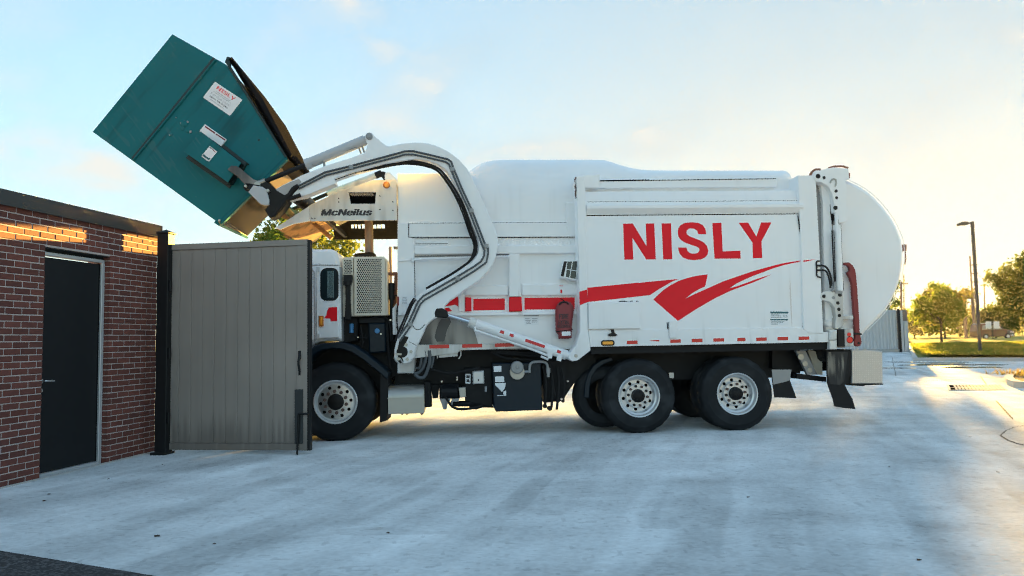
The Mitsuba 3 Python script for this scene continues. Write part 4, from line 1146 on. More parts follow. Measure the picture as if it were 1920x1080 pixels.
# --- canopy over the cab
can = [(743, 337), (744.2, 412.6), (581.5, 414.4), (579.3, 385.5), (620.7, 366), (699.4, 337.6)]
win = [(654, 360.7), (705, 360.7), (703, 382), (658, 382)]
TP('canopy_plate', prism(TR.R(can, 0.24), 0.24, 0.27, 0), 'offwhite')
cn = TK + '__canopy_plate'
TP('mesh_window', prism(TR.R(win, 0.24), 0.2375, 0.2398), 'void', cn)
TP('mesh_wire', cat(*[ptube([(655 + 1.3 * k, 362 + (k % 2)), (659 + 1.3 * k, 366 + (k % 3))], 0.236, 0.003, 5) for k in range(34)]), 'steel', cn)
tm = meshkit.text_mesh('McNeilus', 0.086, 0.002, bold=True)
v = tm.vertices.copy()
tx0 = v[:, 0].min()
v[:, 0] -= tx0
pA, pB = S(602, 404, 0.24), S(698, 403, 0.24)
v[:, 0] *= (pB[0] - pA[0] - 0.02) / v[:, 0].max()
v[:, 0] += 0.28 * v[:, 1]
tm = cat(*[trimesh.Trimesh(np.stack([pA[0] + v[:, 0] + o, 0.2385 - e - v[:, 2], pA[1] + v[:, 1] * 1.0], 1), tm.faces, process=False) for o, e in ((0, 0), (0.007, 0.0004), (-0.005, 0.0008))])
TP('lettering', tm, 'ink', cn)
TP('bolt', cat(*[pcyl(x, y, 1.3, 0.233, 0.2405, 8) for x, y in ((635, 372), (635, 378.5), (584.5, 409), (590, 409), (712, 367), (712, 392.5), (736.5, 378.5), (736.5, 394.5))]), 'chassis', cn)
TP('marker_light', cat(pcyl(724.5, 346.5, 6.6, 0.225, 0.2398, 18, 0.004)), 'amberdark', cn)
TP('lens', pcyl(725, 346.8, 4.6, 0.212, 0.2248, 18, 0.006), 'amber', cn)
TP('canopy_wing', prism(TR.R([(579, 386.5), (580.5, 414.3), (550, 420), (524.5, 430.5), (516, 427)], 0.235), 0.235, 0.265, 0.004), 'white')
# its far plate, seen from inside, with light coming through cut-outs
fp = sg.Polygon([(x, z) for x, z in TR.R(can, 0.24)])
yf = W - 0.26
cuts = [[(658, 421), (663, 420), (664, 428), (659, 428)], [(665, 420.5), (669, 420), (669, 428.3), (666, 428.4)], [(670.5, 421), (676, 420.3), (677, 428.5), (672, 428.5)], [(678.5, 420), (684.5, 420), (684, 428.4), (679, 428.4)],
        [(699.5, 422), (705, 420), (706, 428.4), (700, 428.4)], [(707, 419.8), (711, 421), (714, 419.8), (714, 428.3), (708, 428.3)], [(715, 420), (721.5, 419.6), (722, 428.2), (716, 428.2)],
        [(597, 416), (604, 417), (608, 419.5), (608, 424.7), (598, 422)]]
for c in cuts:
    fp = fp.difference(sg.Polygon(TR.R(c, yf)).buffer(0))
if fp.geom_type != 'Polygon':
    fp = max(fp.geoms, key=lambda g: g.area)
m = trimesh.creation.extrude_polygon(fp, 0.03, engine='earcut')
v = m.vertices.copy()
TP('canopy_plate', fixv(trimesh.Trimesh(np.stack([v[:, 0], yf + v[:, 2], v[:, 1]], 1), m.faces, process=False)), 'chassis')  # chassis black puts the shade on its inner face into the colour
cz = [S(x, y, 0.24) for x, y in ((585, 385), (621, 367), (699.4, 339), (742, 338.5))]
ring = cz + [(x, z - 0.02) for x, z in cz[::-1]]
TP('canopy_skin', prism(ring, 0.272, yf - 0.003), 'offwhite')
wz = [S(x, y, 0.24) for x, y in ((517.5, 426.5), (578.5, 387))]
TP('wing_skin', prism([wz[0], wz[1], (wz[1][0], wz[1][1] - 0.015), (wz[0][0], wz[0][1] - 0.015)], 0.268, yf - 0.004), 'brown', label='rust brown underside of the canopy wing')
TP('canopy_beam', cat(pr([(610, 404), (744, 403), (744, 410), (612, 410.5)], 0.9, 1.0), pr([(605, 405), (612, 403), (612, 412), (605, 412)], 0.3, yf)), 'chassis')
TP('canvas_flap', prism(TR.R([(528, 430), (545, 424), (565, 420), (580, 415), (592, 417), (597, 429), (593, 437), (584, 442), (576, 449), (556, 447), (537, 446.5), (530, 440), (535, 437)], 1.9), 1.9, 1.94, 0.004), 'brown', label='crumpled brown flap hanging under the canopy')
TP('brown_strut', ptube([(583, 414), (600, 428), (622, 447)], 1.2, 0.035, 8), 'brown')
TP('debris', cat(prism(TR.R([(521, 404), (530, 394), (543, 409), (534, 411)], 1.7), 1.7, 1.76), prism(TR.R([(533, 391), (540, 388), (552, 402), (543, 407)], 1.9), 1.9, 1.95)), 'brown')

# --- cab
cab = [(425, 470), (620, 466.3), (626, 468.5), (631, 474), (634, 482), (636, 492), (639.5, 560), (641, 638), (600, 640), (586, 645), (575, 662), (560, 690), (430, 690)]
TP('cab', pr(cab, 0.12, W - 0.12, 0.05), 'white', smooth=40)
cb = TK + '__cab'
TP('front_bumper', pr([(415, 690), (470, 690), (470, 815), (415, 812)], 0.1, W - 0.1, 0.03), 'chassis')
TP('cab_step', pr([(471, 690), (556, 690), (556, 800), (471, 800)], 0.16, W - 0.16, 0.02), 'chassis')
wr = rounded(*S(602.3, 562.5, 0.12), *S(633.2, 504, 0.12), 0.075)
TP('window', prism(wr, 0.112, 0.1195), 'glassdark', cb)
c_ = np.mean(wr, 0)
TP('window_seal', prism(list(sg.Polygon(wr).buffer(0.012).exterior.coords)[:-1], 0.1135, 0.1196), 'black', cb)
TP('curtain', cat(*[ptube([(614.5 + 2.1 * k, 508), (614.2 + 2.1 * k, 530), (614.8 + 2.1 * k, 558)], 0.112, 0.0035 + 0.002 * (k % 2), 6) for k in range(6)]), 'curtain', cb)
TP('door_window', prism(TR.R([(540, 506), (576, 505), (583, 510), (584.5, 520), (584.5, 548), (578, 556), (573, 566), (540, 566)], 0.12), 0.112, 0.1195), 'glassdark', cb)
TP('door_frame', cat(ptube([(560, 500.5), (577, 501), (584, 504), (588, 510), (589, 520), (590, 640), (583, 650)], 0.115, 0.008, 6, 3)), 'steel', cb)
TP('door_pipe', cat(ptube([(594.6, 504), (595, 560), (595, 636)], 0.10, 0.011, 8), *[pr([(593, y), (599, y), (599, y + 9), (593, y + 9)], 0.09, 0.1195, 0.003) for y in (500.5, 626)]), 'frame', cb)
TP('drip_rail', ptube([(576, 497), (600, 496.8), (637, 497.4)], 0.114, 0.006, 6), 'steel', cb)
TP('rear_corner', pr([(634.5, 500), (640, 500), (642, 640), (635, 640)], 0.16, 0.5), 'steel', cb)
TP('red_patch', decal([(608, 596), (612, 591), (613.5, 583), (616.5, 576.5), (632, 575.8), (632, 602), (620, 602.5), (619, 597.5), (609, 596.8)], 0.12), 'red', cb)
TP('red_patch', decal([(572, 576), (584.5, 576), (584.5, 603), (572, 603)], 0.12), 'red', cb)
TP('marker_light', pr([(597.5, 592.5), (606.5, 592), (606.5, 612), (598, 612.5)], 0.095, 0.1195, 0.004), 'amberdark', cb)
TP('lens', pr([(600.5, 594.5), (604, 594.3), (604, 609), (600.5, 609)], 0.085, 0.0948, 0.004), 'amber', cb)
TP('rivet', cat(*[pcyl(x, 494.2, 0.6, 0.117, 0.121, 6) for x in (588, 592, 597, 600)]), 'steel', cb)

# --- radiator housing behind the cab
TP('radiator_housing', pr([(663, 481.5), (719, 481), (722.5, 484), (723.5, 591.5), (664, 593)], 0.22, 0.62, 0.008), 'beige')
rh = TK + '__radiator_housing'


def perforated(ring, holes_box, nx, ny, d):
    pg = sg.Polygon(TR.R(ring, d))
    (x0_, z1_), (x1_, z0_) = S(holes_box[0], holes_box[1], d), S(holes_box[2], holes_box[3], d)
    sx, sz = (x1_ - x0_) / nx, (z1_ - z0_) / ny
    hs = []
    for j in range(ny):
        for i_ in range(nx):
            cx, cz_ = x0_ + (i_ + 0.5 + 0.5 * (j % 2)) * sx, z0_ + (j + 0.5) * sz
            a, b = sx * 0.44, sz * 0.47
            hs.append([(cx - a, cz_), (cx - a * .3, cz_ - b), (cx + a * .3, cz_ - b), (cx + a, cz_), (cx + a * .3, cz_ + b), (cx - a * .3, cz_ + b)])
    return prism_holes(pg, hs, d - 0.012, d - 0.002)


def prism_holes(pg, holes, d0, d1):
    pg = sg.Polygon(list(pg.exterior.coords), holes)
    m = trimesh.creation.extrude_polygon(pg, d1 - d0, engine='earcut')
    v = m.vertices.copy()
    return fixv(trimesh.Trimesh(np.stack([v[:, 0], d0 + v[:, 2], v[:, 1]], 1), m.faces, process=False))


pk = TP('grille_panel', perforated([(664.5, 482.5), (718, 482), (721.5, 485), (722, 590), (665, 591.5)], (668.5, 486, 715, 587), 12, 30, 0.22), 'beige', rh, smooth=False)
TP('grille_void', prism(TR.R([(667.5, 485), (717, 485), (717, 588.5), (667.5, 588.5)], 0.22), 0.2185, 0.2199), 'chassis', rh)
TP('side_housing', pr([(641.5, 485), (644, 482), (662.3, 482), (662.8, 592.5), (642.5, 594)], 0.225, 0.5, 0.006), 'beige')
TP('grille_panel', perforated([(642.2, 485.5), (644.5, 483), (661.8, 483), (662, 515), (642.6, 515)], (645, 487.5, 659.5, 513.5), 5, 9, 0.225), 'beige', TK + '__side_housing', smooth=False)
TP('grille_void', prism(TR.R([(644.5, 487), (660.5, 487), (660.5, 514), (644.5, 514)], 0.225), 0.2235, 0.2249), 'chassis', TK + '__side_housing')
TP('rivet', cat(*[pcyl(x, y, 0.9, 0.218, 0.2245, 7) for x, y in ((645, 551), (658.8, 551), (645, 571), (658.8, 571), (659.5, 590))]), 'steel', TK + '__side_housing')
sn = TP('snorkel', cat(pr([(643.5, 515.5), (659.5, 515.5), (659.5, 529), (643.5, 529)], 0.10, 0.2, 0.006), prism(TR.R([(646.5, 528), (656, 528), (656, 560), (657.5, 600), (646, 600), (647.5, 560)], 0.12), 0.12, 0.2, 0.02), ptube([(651.5, 528), (651.5, 535)], 0.15, 0.06, 10)), 'black')
TP('side_skin', pr([(723.6, 486), (725.5, 487), (727, 590), (724, 591)], 0.24, 0.6), 'beige')
cx_, cz_ = S(682, 480, 0.7)
TP('air_intake_dome', hull(*[trimesh.creation.icosphere(2, r).apply_transform(np.array([[1, 0, 0, cx_ + dx], [0, 1, 0, 0.75], [0, 0, .55, cz_ + 0.005], [0, 0, 0, 1]])) for r, dx in ((0.10, 0.08), (0.08, -0.08))]), 'black')
e0, e1 = S(692.5, 480, 0.8), S(691.5, 408, 0.8)
TP('exhaust_stack', tube([(e0[0], 0.8, e0[1]), (e1[0], 0.8, e1[1])], 0.062, 18), 'stack')
TP('stack_band', tube([(e0[0], 0.8, e0[1] - 0.02), (e0[0], 0.8, e0[1] + 0.05)], 0.074, 18), 'black', TK + '__exhaust_stack')
# engine bay between cab and hopper
TP('engine_bay', cat(pr([(636, 592), (745, 590), (745, 700), (700, 740), (636, 700)], 0.5, 1.9), pr([(642, 594), (672, 594), (670, 640), (644, 645)], 0.32, 0.5, 0.02), pr([(672, 596), (722, 595), (722, 606), (672, 607)], 0.3, 0.5, 0.01)), 'chassis')
eb = TK + '__engine_bay'
TP('washer_tank', cat(pr([(690, 606), (723, 605), (724, 660), (692, 663)], 0.28, 0.5, 0.02)), 'navy', eb)
TP('tank_cap', pcyl(707, 620.5, 4.8, 0.262, 0.279, 16, 0.005), 'bluecap', eb)
TP('filter', cat(ptube([(659, 607), (659, 624)], 0.30, 0.03, 12)), 'bluecap', eb)
TP('pipework', cat(ptube([(700, 596), (715, 593), (726, 599), (731, 612), (733, 640)], 0.27, 0.012, 7, 3), ptube([(676, 612), (680, 640), (676, 660)], 0.33, 0.018, 7, 3), ptube([(664, 630), (676, 634), (690, 632)], 0.3, 0.01, 6, 3), ptube([(725, 600), (727, 640), (731, 690)], 0.3, 0.02, 7, 3)), 'rubber', eb)
TP('bright_fitting', cat(pcyl(714, 626, 1.6, 0.268, 0.28, 8), pcyl(732, 600, 1.8, 0.26, 0.28, 8), pcyl(671, 632.5, 1.3, 0.28, 0.3, 8), pcyl(660, 650, 1.2, 0.28, 0.31, 8)), 'alu', eb)
TP('air_cleaner', cat(ptube([(734, 531), (734.5, 562)], 0.36, 0.044, 14), ptube([(734.5, 562), (735, 640)], 0.36, 0.028, 10), ptube([(738, 554), (745, 554)], 0.34, 0.008, 6)), 'black')
TP('rust_bracket', cat(pr([(728, 510.5), (743.5, 510), (743.5, 515), (728.5, 515.5)], 0.42, 0.6, 0.003), pr([(739.5, 515), (743.5, 515), (742, 580), (736, 580)], 0.42, 0.6, 0.003)), 'rust')
TP('corner_plate', pr([(735.5, 579), (745.5, 566), (746.5, 627), (736.5, 628)], HW + 0.0, HW + 0.04, 0.004), 'white')
TP('vertical_hose', cat(ptube([(745.5, 566), (744, 600), (746, 622), (745, 650)], HW - 0.07, 0.010, 7, 3), pcyl(744.5, 583, 2.2, HW - 0.09, HW - 0.05, 8), pcyl(744.5, 614, 2.2, HW - 0.09, HW - 0.05, 8)), 'black')

# --- front fender, step, flaps
fo = [(575, 664), (580, 657), (589, 648.5), (604, 643.5), (625, 641.5), (646.5, 643), (663.5, 648.5), (685, 663), (710, 682.6), (721, 692), (728, 700)]
fi = [(726, 712), (716, 703), (700, 690), (680, 674), (660, 661), (643, 655), (622, 653), (603, 656), (590, 663), (582, 672), (576, 680)]
TP('front_fender', prism(TR.R(fo + fi, 0.0), 0.0, 0.55, 0.012), 'navy', smooth=40)
TP('wheel_well', pr([(576, 660), (622, 650), (660, 655), (735, 700), (735, 735), (576, 735)], 0.55, 1.9), 'chassis')
TP('front_mud_flap', pr([(713, 690), (728, 697), (727, 788), (712, 792.5)], 0.06, 0.5, 0.004), 'rubber')
sx0, sx1 = S(727.5, 750, 0.04), S(794.5, 750, 0.04)
zt_, zb_, zm_ = S(760, 724.5, 0.04)[1], S(760, 774, 0.04)[1], S(760, 746.5, 0.04)[1]
ringy = [(0.04, zb_), (0.04, zm_)] + [(0.04 + 0.14 * (1 - math.cos(a)), zm_ + (zt_ - zm_) * math.sin(a)) for a in np.linspace(0.1, math.pi / 2, 8)] + [(0.55, zt_), (0.55, zb_)]
TP('step_box', xprism(ringy, sx0[0], sx1[0]), 'alu_dull', smooth=35)
sbk = TK + '__step_box'
TP('trim', cat(box(sx0[0] - 0.004, sx1[0] + 0.004, 0.032, 0.06, zm_ - 0.006, zm_ + 0.006), box(sx1[0] - 0.006, sx1[0] + 0.006, 0.034, 0.2, zb_ - 0.01, zt_ - 0.06), box(sx0[0], sx1[0] + 0.004, 0.033, 0.1, zb_ - 0.012, zb_ + 0.004)), 'alu_dull', sbk)
TP('foot', cat(*[pcyl(x, 775.5, 2.6, 0.1, 0.2, 10) for x in (731, 754, 763, 791)]), 'rubber', sbk)

# --- frame, tanks and pipes under the hopper
def zx(px, py, d):
    return S(px, py, d)


fx0, fx1 = S(560, 700, 0.8)[0], S(1548, 700, 0.8)[0]
TP('frame_rail', box(fx0, fx1, 0.72, 0.80, 0.78, 1.10, 0.01), 'chassis')
TP('frame_rail', box(fx0, fx1, W - 0.80, W - 0.72, 0.78, 1.10, 0.01), 'chassis')
TP('underbody', cat(box(S(740, 700, .5)[0], S(1075, 700, .5)[0], 0.55, 1.95, 0.66, 1.236), box(S(1060, 700, .5)[0], S(1500, 700, .5)[0], 0.62, 1.85, 0.70, 1.236), box(S(1100, 700, .5)[0], S(1540, 700, .5)[0], 0.05, W - 0.05, 1.12, 1.226)), 'chassis')
ub = TK + '__underbody'
TP('hydraulic_hose', cat(*[ptube(p, d, r, 8, 4) for p, d, r in (
    ([(797, 657), (799, 672), (793, 690), (783, 700), (776, 699)], 0.12, 0.022), ([(805, 657), (806, 676), (802, 692), (796, 706), (786, 708), (778, 702)], 0.10, 0.024), ([(813, 657), (812, 674), (808, 690)], 0.13, 0.02), ([(789, 658), (790, 676), (786, 692)], 0.14, 0.018), ([(800, 658), (796, 676), (789, 690), (780, 690)], 0.17, 0.018))]), 'hosegrey', ub)
TP('hydraulic_hose', cat(*[ptube(p, 0.2, 0.018, 7, 4) for p in ([(915, 655), (940, 662), (985, 666), (1012, 668)], [(920, 660), (950, 672), (1000, 676), (1030, 690), (1040, 740)], [(930, 657), (970, 661), (1008, 662)], [(1018, 685), (1024, 720), (1022, 760)], [(1030, 682), (1036, 720), (1034, 765)], [(1044, 684), (1048, 720), (1044, 768)], [(1054, 690), (1058, 720), (1056, 752)], [(830, 735), (850, 764), (880, 766), (905, 760)], [(800, 690), (840, 700), (870, 696), (900, 690)])]), 'rubber', ub)
TP('hose_end', cat(*[pcyl(x, y, r, 0.16, 0.24, 10) for x, y, r in ((1022, 762, 4), (1031, 766, 4.5), (1046, 752, 3.5), (1056, 752, 3))]), 'rubber', ub)
TP('step_tray', cat(ptube([(820, 656), (820, 672)], 0.12, 0.008, 6), pr([(822, 661.5), (858, 659), (858, 668), (823, 671)], 0.12, 0.3, 0.004), ptube([(858, 658), (864, 658), (864, 666), (860, 673)], 0.12, 0.009, 6)), 'offwhite', ub)
TP('hydraulic_tank', pr([(923, 681), (1014, 680), (1017, 769), (930, 772), (926, 764)], 0.16, 0.75, 0.012), 'navy')
ht = TK + '__hydraulic_tank'
TP('sticker', cat(decal([(925.5, 686.5), (940, 686), (940, 697), (926, 697.5)], 0.16)), 'paper', ht)
TP('sticker', cat(decal([(928, 706), (945, 705.5), (945.5, 716.5), (928.5, 716.5)], 0.16)), 'paper', ht)
TP('sticker', decal([(928, 718.5), (948.5, 718), (946.5, 728), (941, 735), (934, 727), (929, 723)], 0.16), 'paper', ht, label='torn white sticker on the dark tank')
TP('sticker', cat(decal([(944, 734), (949, 732), (949, 741), (943, 739)], 0.16), decal([(932, 741.5), (949, 741), (949, 742.3), (932, 742.6)], 0.16)), 'paper', ht)
TP('filter_cap', cat(pcyl(970, 689, 12, 0.06, 0.15, 28, 0.012), pcyl(970, 688, 3, 0.045, 0.06, 12, 0.004)), 'steel', ht)
TP('filter_flange', cat(pcyl(970, 698, 14.2, 0.10, 0.1595, 28, 0.006), *[pcyl(970 + 12 * math.cos(a), 698 + 12 * math.sin(a), 1.6, 0.09, 0.1, 6) for a in np.linspace(0.2, 2.9, 5)]), 'alu_dull', ht)
TP('suction_pipe', cat(ptube([(983, 697), (993, 697)], 0.11, 0.020, 8), ptube([(993, 699), (993, 688), (996, 681), (1003, 678.5), (1018, 678.5), (1025, 682), (1027.5, 692)], 0.11, 0.020, 9, 3), ptube([(1027.5, 690), (1028, 699)], 0.11, 0.032, 10), ptube([(1028, 699), (1028, 707)], 0.11, 0.024, 10)), 'steel', ht)
TP('control_box', cat(pr([(871, 690), (922, 690), (924, 764), (872, 752)], 0.30, 0.7, 0.01)), 'chassis')
cbx = TK + '__control_box'
TP('white_box', pr([(886, 696), (907.5, 695), (908, 719.5), (886.5, 720.5)], 0.2, 0.2995, 0.014), 'frame', cbx)
TP('sticker', decal([(872.5, 701), (882.5, 701), (882, 719.5), (872.5, 719)], 0.2975), 'paper', cbx)
TP('print', cat(decal([(874.5, 704), (880.5, 703.5), (880.5, 709), (874.5, 709)], 0.2935), decal([(875, 711), (879, 711), (881, 716.5), (874.5, 716)], 0.2935), decal([(896, 711), (898.5, 710.5), (898, 715), (896, 714)], 0.1985)), 'ink', cbx)
TP('tag', decal([(909, 724.5), (913, 724), (913, 734.5), (909, 734.5)], 0.2975), 'greyink', cbx)
TP('pump', cat(pr([(823, 722), (860, 720), (862, 747), (824, 749)], 0.25, 0.6, 0.02), ptube([(828, 735), (858, 735)], 0.25, 0.09, 12), pr([(795, 715), (807, 716), (809, 763), (796, 764)], 0.25, 0.5, 0.008), pr([(808, 722), (823, 722), (821, 746), (811, 747)], 0.4, 0.6)), 'chassis')
pmk = TK + '__pump'
TP('valve_block', cat(pr([(859.5, 727), (873, 726), (874, 744), (862, 746)], 0.2, 0.35, 0.006)), 'alu_dull', pmk)
TP('lever_set', cat(pr([(824, 748), (845, 747), (842, 757), (836, 757), (836, 768), (831, 768), (828, 757)], 0.22, 0.4), pr([(846, 748), (861, 747), (860, 753), (847, 753)], 0.2, 0.3), ptube([(848, 752), (846, 764)], 0.2, 0.012, 6), ptube([(838, 752), (836, 767)], 0.2, 0.014, 6)), 'steel', pmk)
TP('cross_tube', cat(ptube([(845, 757), (880, 757), (905, 750), (925, 752)], 0.35, 0.04, 10), pr([(880, 735), (912, 735), (926, 765), (905, 764), (893, 768), (880, 767)], 0.4, 0.8, 0.01)), 'chassis', pmk)
TP('spring_bundle', cat(pr([(1018, 676), (1062, 676), (1062, 740), (1055, 752), (1020, 755)], 0.34, 0.7), pr([(1062, 655), (1110, 655), (1125, 700), (1075, 720), (1062, 740)], 0.42, 0.8)), 'chassis')
TP('bright_fitting', cat(pcyl(1065, 715, 1.4, 0.33, 0.42, 8), pcyl(1053, 748.5, 2, 0.15, 0.2, 8), pcyl(828, 715.5, 1.5, 0.24, 0.5, 8), pcyl(857, 708, 1.4, 0.28, 0.55, 8), pcyl(857, 712, 1.4, 0.28, 0.55, 8)), 'alu', ub)

# --- rear underside
TP('rear_mud_flap', prism(TR.R([(1445, 692.5), (1485, 692.5), (1481, 713), (1493.6, 746.7), (1452, 745)], 0.10), 0.10, 0.108), 'rubber')
TP('flap_upper', prism(TR.R([(1447, 693), (1484, 693), (1480.5, 713), (1472, 716), (1450, 721)], 0.098), 0.096, 0.0995), 'steel', TK + '__rear_mud_flap')
fl = [(1550, 657), (1596, 657.5), (1596, 700), (1584, 722), (1590, 734), (1598, 747), (1604, 767), (1585, 765.5), (1564.5, 762), (1562, 750), (1559, 741), (1553, 725), (1550.5, 716), (1549.5, 690)]
TP('tail_mud_flap', prism(TR.R(fl, 0.06), 0.06, 0.07), 'rubber')
M['flap'] = mat('flap', pri(proc(flap_fn), 0.6))
TP('worn_face', prism(TR.R([(1552, 660), (1590, 660), (1583, 715), (1575, 722), (1556, 720), (1551.5, 700)], 0.06), 0.0565, 0.0595), 'flap', TK + '__tail_mud_flap')
TP('rear_step', pr([(1596.5, 656), (1634, 656), (1654.5, 658.5), (1655.5, 719.5), (1597, 719.5)], 0.16, 0.75, 0.008), 'diamond')
rs = TK + '__rear_step'
tread = []
for j, y in enumerate(np.linspace(660, 716, 17)):
    for i_, x in enumerate(np.linspace(1600, 1652, 14)):
        a = 0.7 if (i_ + j) % 2 else -0.7
        q = np.array(S(x, y, 0.16))
        d_ = np.array([math.cos(a), math.sin(a)]) * 0.012
        n_ = np.array([-d_[1], d_[0]]) * 0.33
        tread.append(prism([tuple(q - d_), tuple(q - n_), tuple(q + d_), tuple(q + n_)], 0.1565, 0.1598))
TP('tread_plate', cat(*tread), 'alu', rs, smooth=False)
labels[rs + '__tread_plate'] = {'kind': 'stuff'}
TP('step_edge', pr([(1597, 720), (1656, 719.8), (1656, 721.5), (1622, 722), (1620, 724), (1597, 723)], 0.155, 0.74), 'chassis', rs)
TP('hanger', pr([(1492, 657), (1511, 658), (1533, 702.5), (1514, 703)], 0.3, 0.36, 0.004), 'steel')
for x, y, r in ((1502, 669, 6), (1510, 682, 5.5), (1518.5, 694, 5)):
    TP('hanger_bolt', pcyl(x, y, r, 0.29, 0.3, 14, 0.004), 'alu_dull', TK + '__hanger')
TP('gusset', pr([(1515, 656), (1541, 660), (1542.5, 703), (1529, 702)], 0.42, 0.46, 0.003), 'beige')
TP('tow_bar', cat(pr([(1494, 700), (1549, 707), (1549, 716), (1494, 710)], 0.3, 0.5, 0.004), pr([(1448, 650), (1500, 650), (1500, 700), (1448, 690)], 0.5, 1.8), pr([(1541, 654), (1551, 656), (1551, 678), (1546, 672)], 0.2, 0.5), pr([(1582, 655), (1597, 655), (1597, 720), (1585, 719)], 0.2, 0.7)), 'chassis')

# --- wheels
def tyre_profile(R, w, rr, y):
    return [(rr, y + 0.012), (rr + 0.02, y + 0.002), (rr + (R - rr) * 0.3, y - 0.004), (rr + (R - rr) * 0.55, y - 0.003), (rr + (R - rr) * 0.6, y - 0.007), (rr + (R - rr) * 0.66, y - 0.001), (R - 0.045, y + 0.012), (R - 0.018, y + 0.028), (R - 0.004, y + 0.055), (R, y + 0.075), (R, y + 0.095), (R - 0.014, y + 0.098), (R - 0.014, y + 0.108), (R, y + 0.111),
            (R, y + w - 0.111), (R - 0.014, y + w - 0.108), (R - 0.014, y + w - 0.098), (R, y + w - 0.095), (R, y + w - 0.075), (R - 0.01, y + w - 0.04), (R - 0.045, y + w - 0.012), (rr + (R - rr) * 0.5, y + w), (rr, y + w - 0.012)]


def annulus(cx, cz, r0, r1, holes, y0, y1, n=48):
    a = np.linspace(0, 2 * np.pi, n, endpoint=False)
    pg = sg.Polygon(np.c_[cx + r1 * np.cos(a), cz + r1 * np.sin(a)], [np.c_[cx + r0 * np.cos(a), cz + r0 * np.sin(a)][::-1]])
    for hr, hx_, hz__ in holes:
        pg = pg.difference(sg.Point(hx_, hz__).buffer(hr, 5))
    m = trimesh.creation.extrude_polygon(pg, y1 - y0, engine='earcut')
    v = m.vertices.copy()
    return fixv(trimesh.Trimesh(np.stack([v[:, 0], y0 + v[:, 2], v[:, 1]], 1), m.faces, process=False))


def wheel(cx, R, y, front, name='wheel', full=True, rot=0.1, far=False):
    """y = outer sidewall (near side). A steer wheel bulges out, a drive wheel has a deep dish and a second tyre behind."""
    key = free_part(f'{TK}__{name}')
    fn = mirror if far else (lambda m: m)
    cz = R - 0.012
    w = 0.40 if front else 0.27
    rr = 0.292
    scene_key = TP(name, fn(lathe(tyre_profile(R, w, rr, y), cx, cz, 96, lug=[8, 9, 10, 17, 18])), 'tyre', smooth=40)
    if not front:
        TP('inner_tyre', fn(lathe(tyre_profile(R, w, rr, y + 0.33), cx, cz, 72, lug=[8, 9, 10])), 'tyre', scene_key, smooth=40)
    if not full:
        TP('rim', fn(lathe([(0.05, y + 0.15), (rr, y + 0.02), (rr, y + 0.25), (0.05, y + 0.2)], cx, cz, 40)), 'black', scene_key)
        return
    angs = [rot + k * 2 * math.pi / 10 for k in range(10)]
    if front:
        TP('rim', lathe([(rr + 0.004, y + 0.02), (rr + 0.010, y - 0.002), (rr + 0.002, y - 0.010), (rr - 0.012, y - 0.008), (rr - 0.022, y + 0.012), (rr - 0.034, y + 0.028), (rr - 0.052, y + 0.030), (rr - 0.052, y + 0.05), (rr, y + 0.10)], cx, cz, 72), 'wheel', scene_key, smooth=40)
        hh = [(0.023, cx + 0.208 * math.cos(a), cz + 0.205 * math.sin(a)) for a in angs]
        TP('wheel_disc', annulus(cx, cz, 0.10, rr - 0.05, hh, y + 0.022, y + 0.034), 'alu', scene_key, smooth=False)
        TP('disc_void', annulus(cx, cz, 0.09, rr - 0.06, [], y + 0.045, y + 0.05), 'void', scene_key)
        TP('hub', lathe([(0.001, y - 0.035), (0.08, y - 0.035), (0.106, y - 0.02), (0.112, y + 0.02), (0.116, y + 0.03), (0.001, y + 0.03)], cx, cz, 40), 'grease', scene_key, smooth=40)
        for a in angs:
            TP('lug_nut', cat(cyl(cx + 0.148 * math.cos(a + .31), cz + 0.148 * math.sin(a + .31), 0.023, y - 0.012, y + 0.023, 8)), 'rustnut', scene_key)
    else:
        dd = y + 0.145
        TP('rim', lathe([(rr + 0.004, y + 0.02), (rr + 0.008, y + 0.0), (rr, y - 0.008), (rr - 0.012, y - 0.004), (rr - 0.022, y + 0.02), (rr - 0.028, y + 0.05), (rr - 0.05, y + 0.062), (rr - 0.058, y + 0.10), (rr - 0.066, dd), (rr - 0.066, dd + 0.03), (rr, dd + 0.06)], cx, cz, 72), 'wheel', scene_key, smooth=40)
        hh = [(0.024, cx + 0.200 * math.cos(a), cz + 0.192 * math.sin(a)) for a in angs]
        TP('wheel_disc', annulus(cx, cz, 0.10, rr - 0.060, hh, dd, dd + 0.012), 'wheel', scene_key, smooth=False)
        TP('disc_void', annulus(cx, cz, 0.09, rr - 0.06, [], dd + 0.03, dd + 0.035), 'void', scene_key)
        TP('hub_flange', lathe([(0.095, dd - 0.055), (0.165, dd - 0.055), (0.175, dd - 0.045), (0.172, dd), (0.095, dd)], cx, cz, 40), 'wheel', scene_key, smooth=40)
        TP('hub', lathe([(0.001, y - 0.01), (0.06, y - 0.01), (0.085, y + 0.01), (0.092, dd - 0.05), (0.10, dd - 0.05), (0.001, dd)], cx, cz, 24), 'grease', scene_key, smooth=40)
        for k, a in enumerate(angs):
            TP('lug_nut', cyl(cx + 0.138 * math.cos(a + .31), cz + 0.138 * math.sin(a + .31), 0.019, dd - 0.085, dd - 0.054, 8), 'rustnut' if k % 2 else 'black', scene_key)
        TP('hub_bolt', cat(*[cyl(cx + 0.062 * math.cos(a), cz + 0.062 * math.sin(a), 0.012, y - 0.02, y - 0.009, 6) for a in angs[::2]]), 'chassis', scene_key)


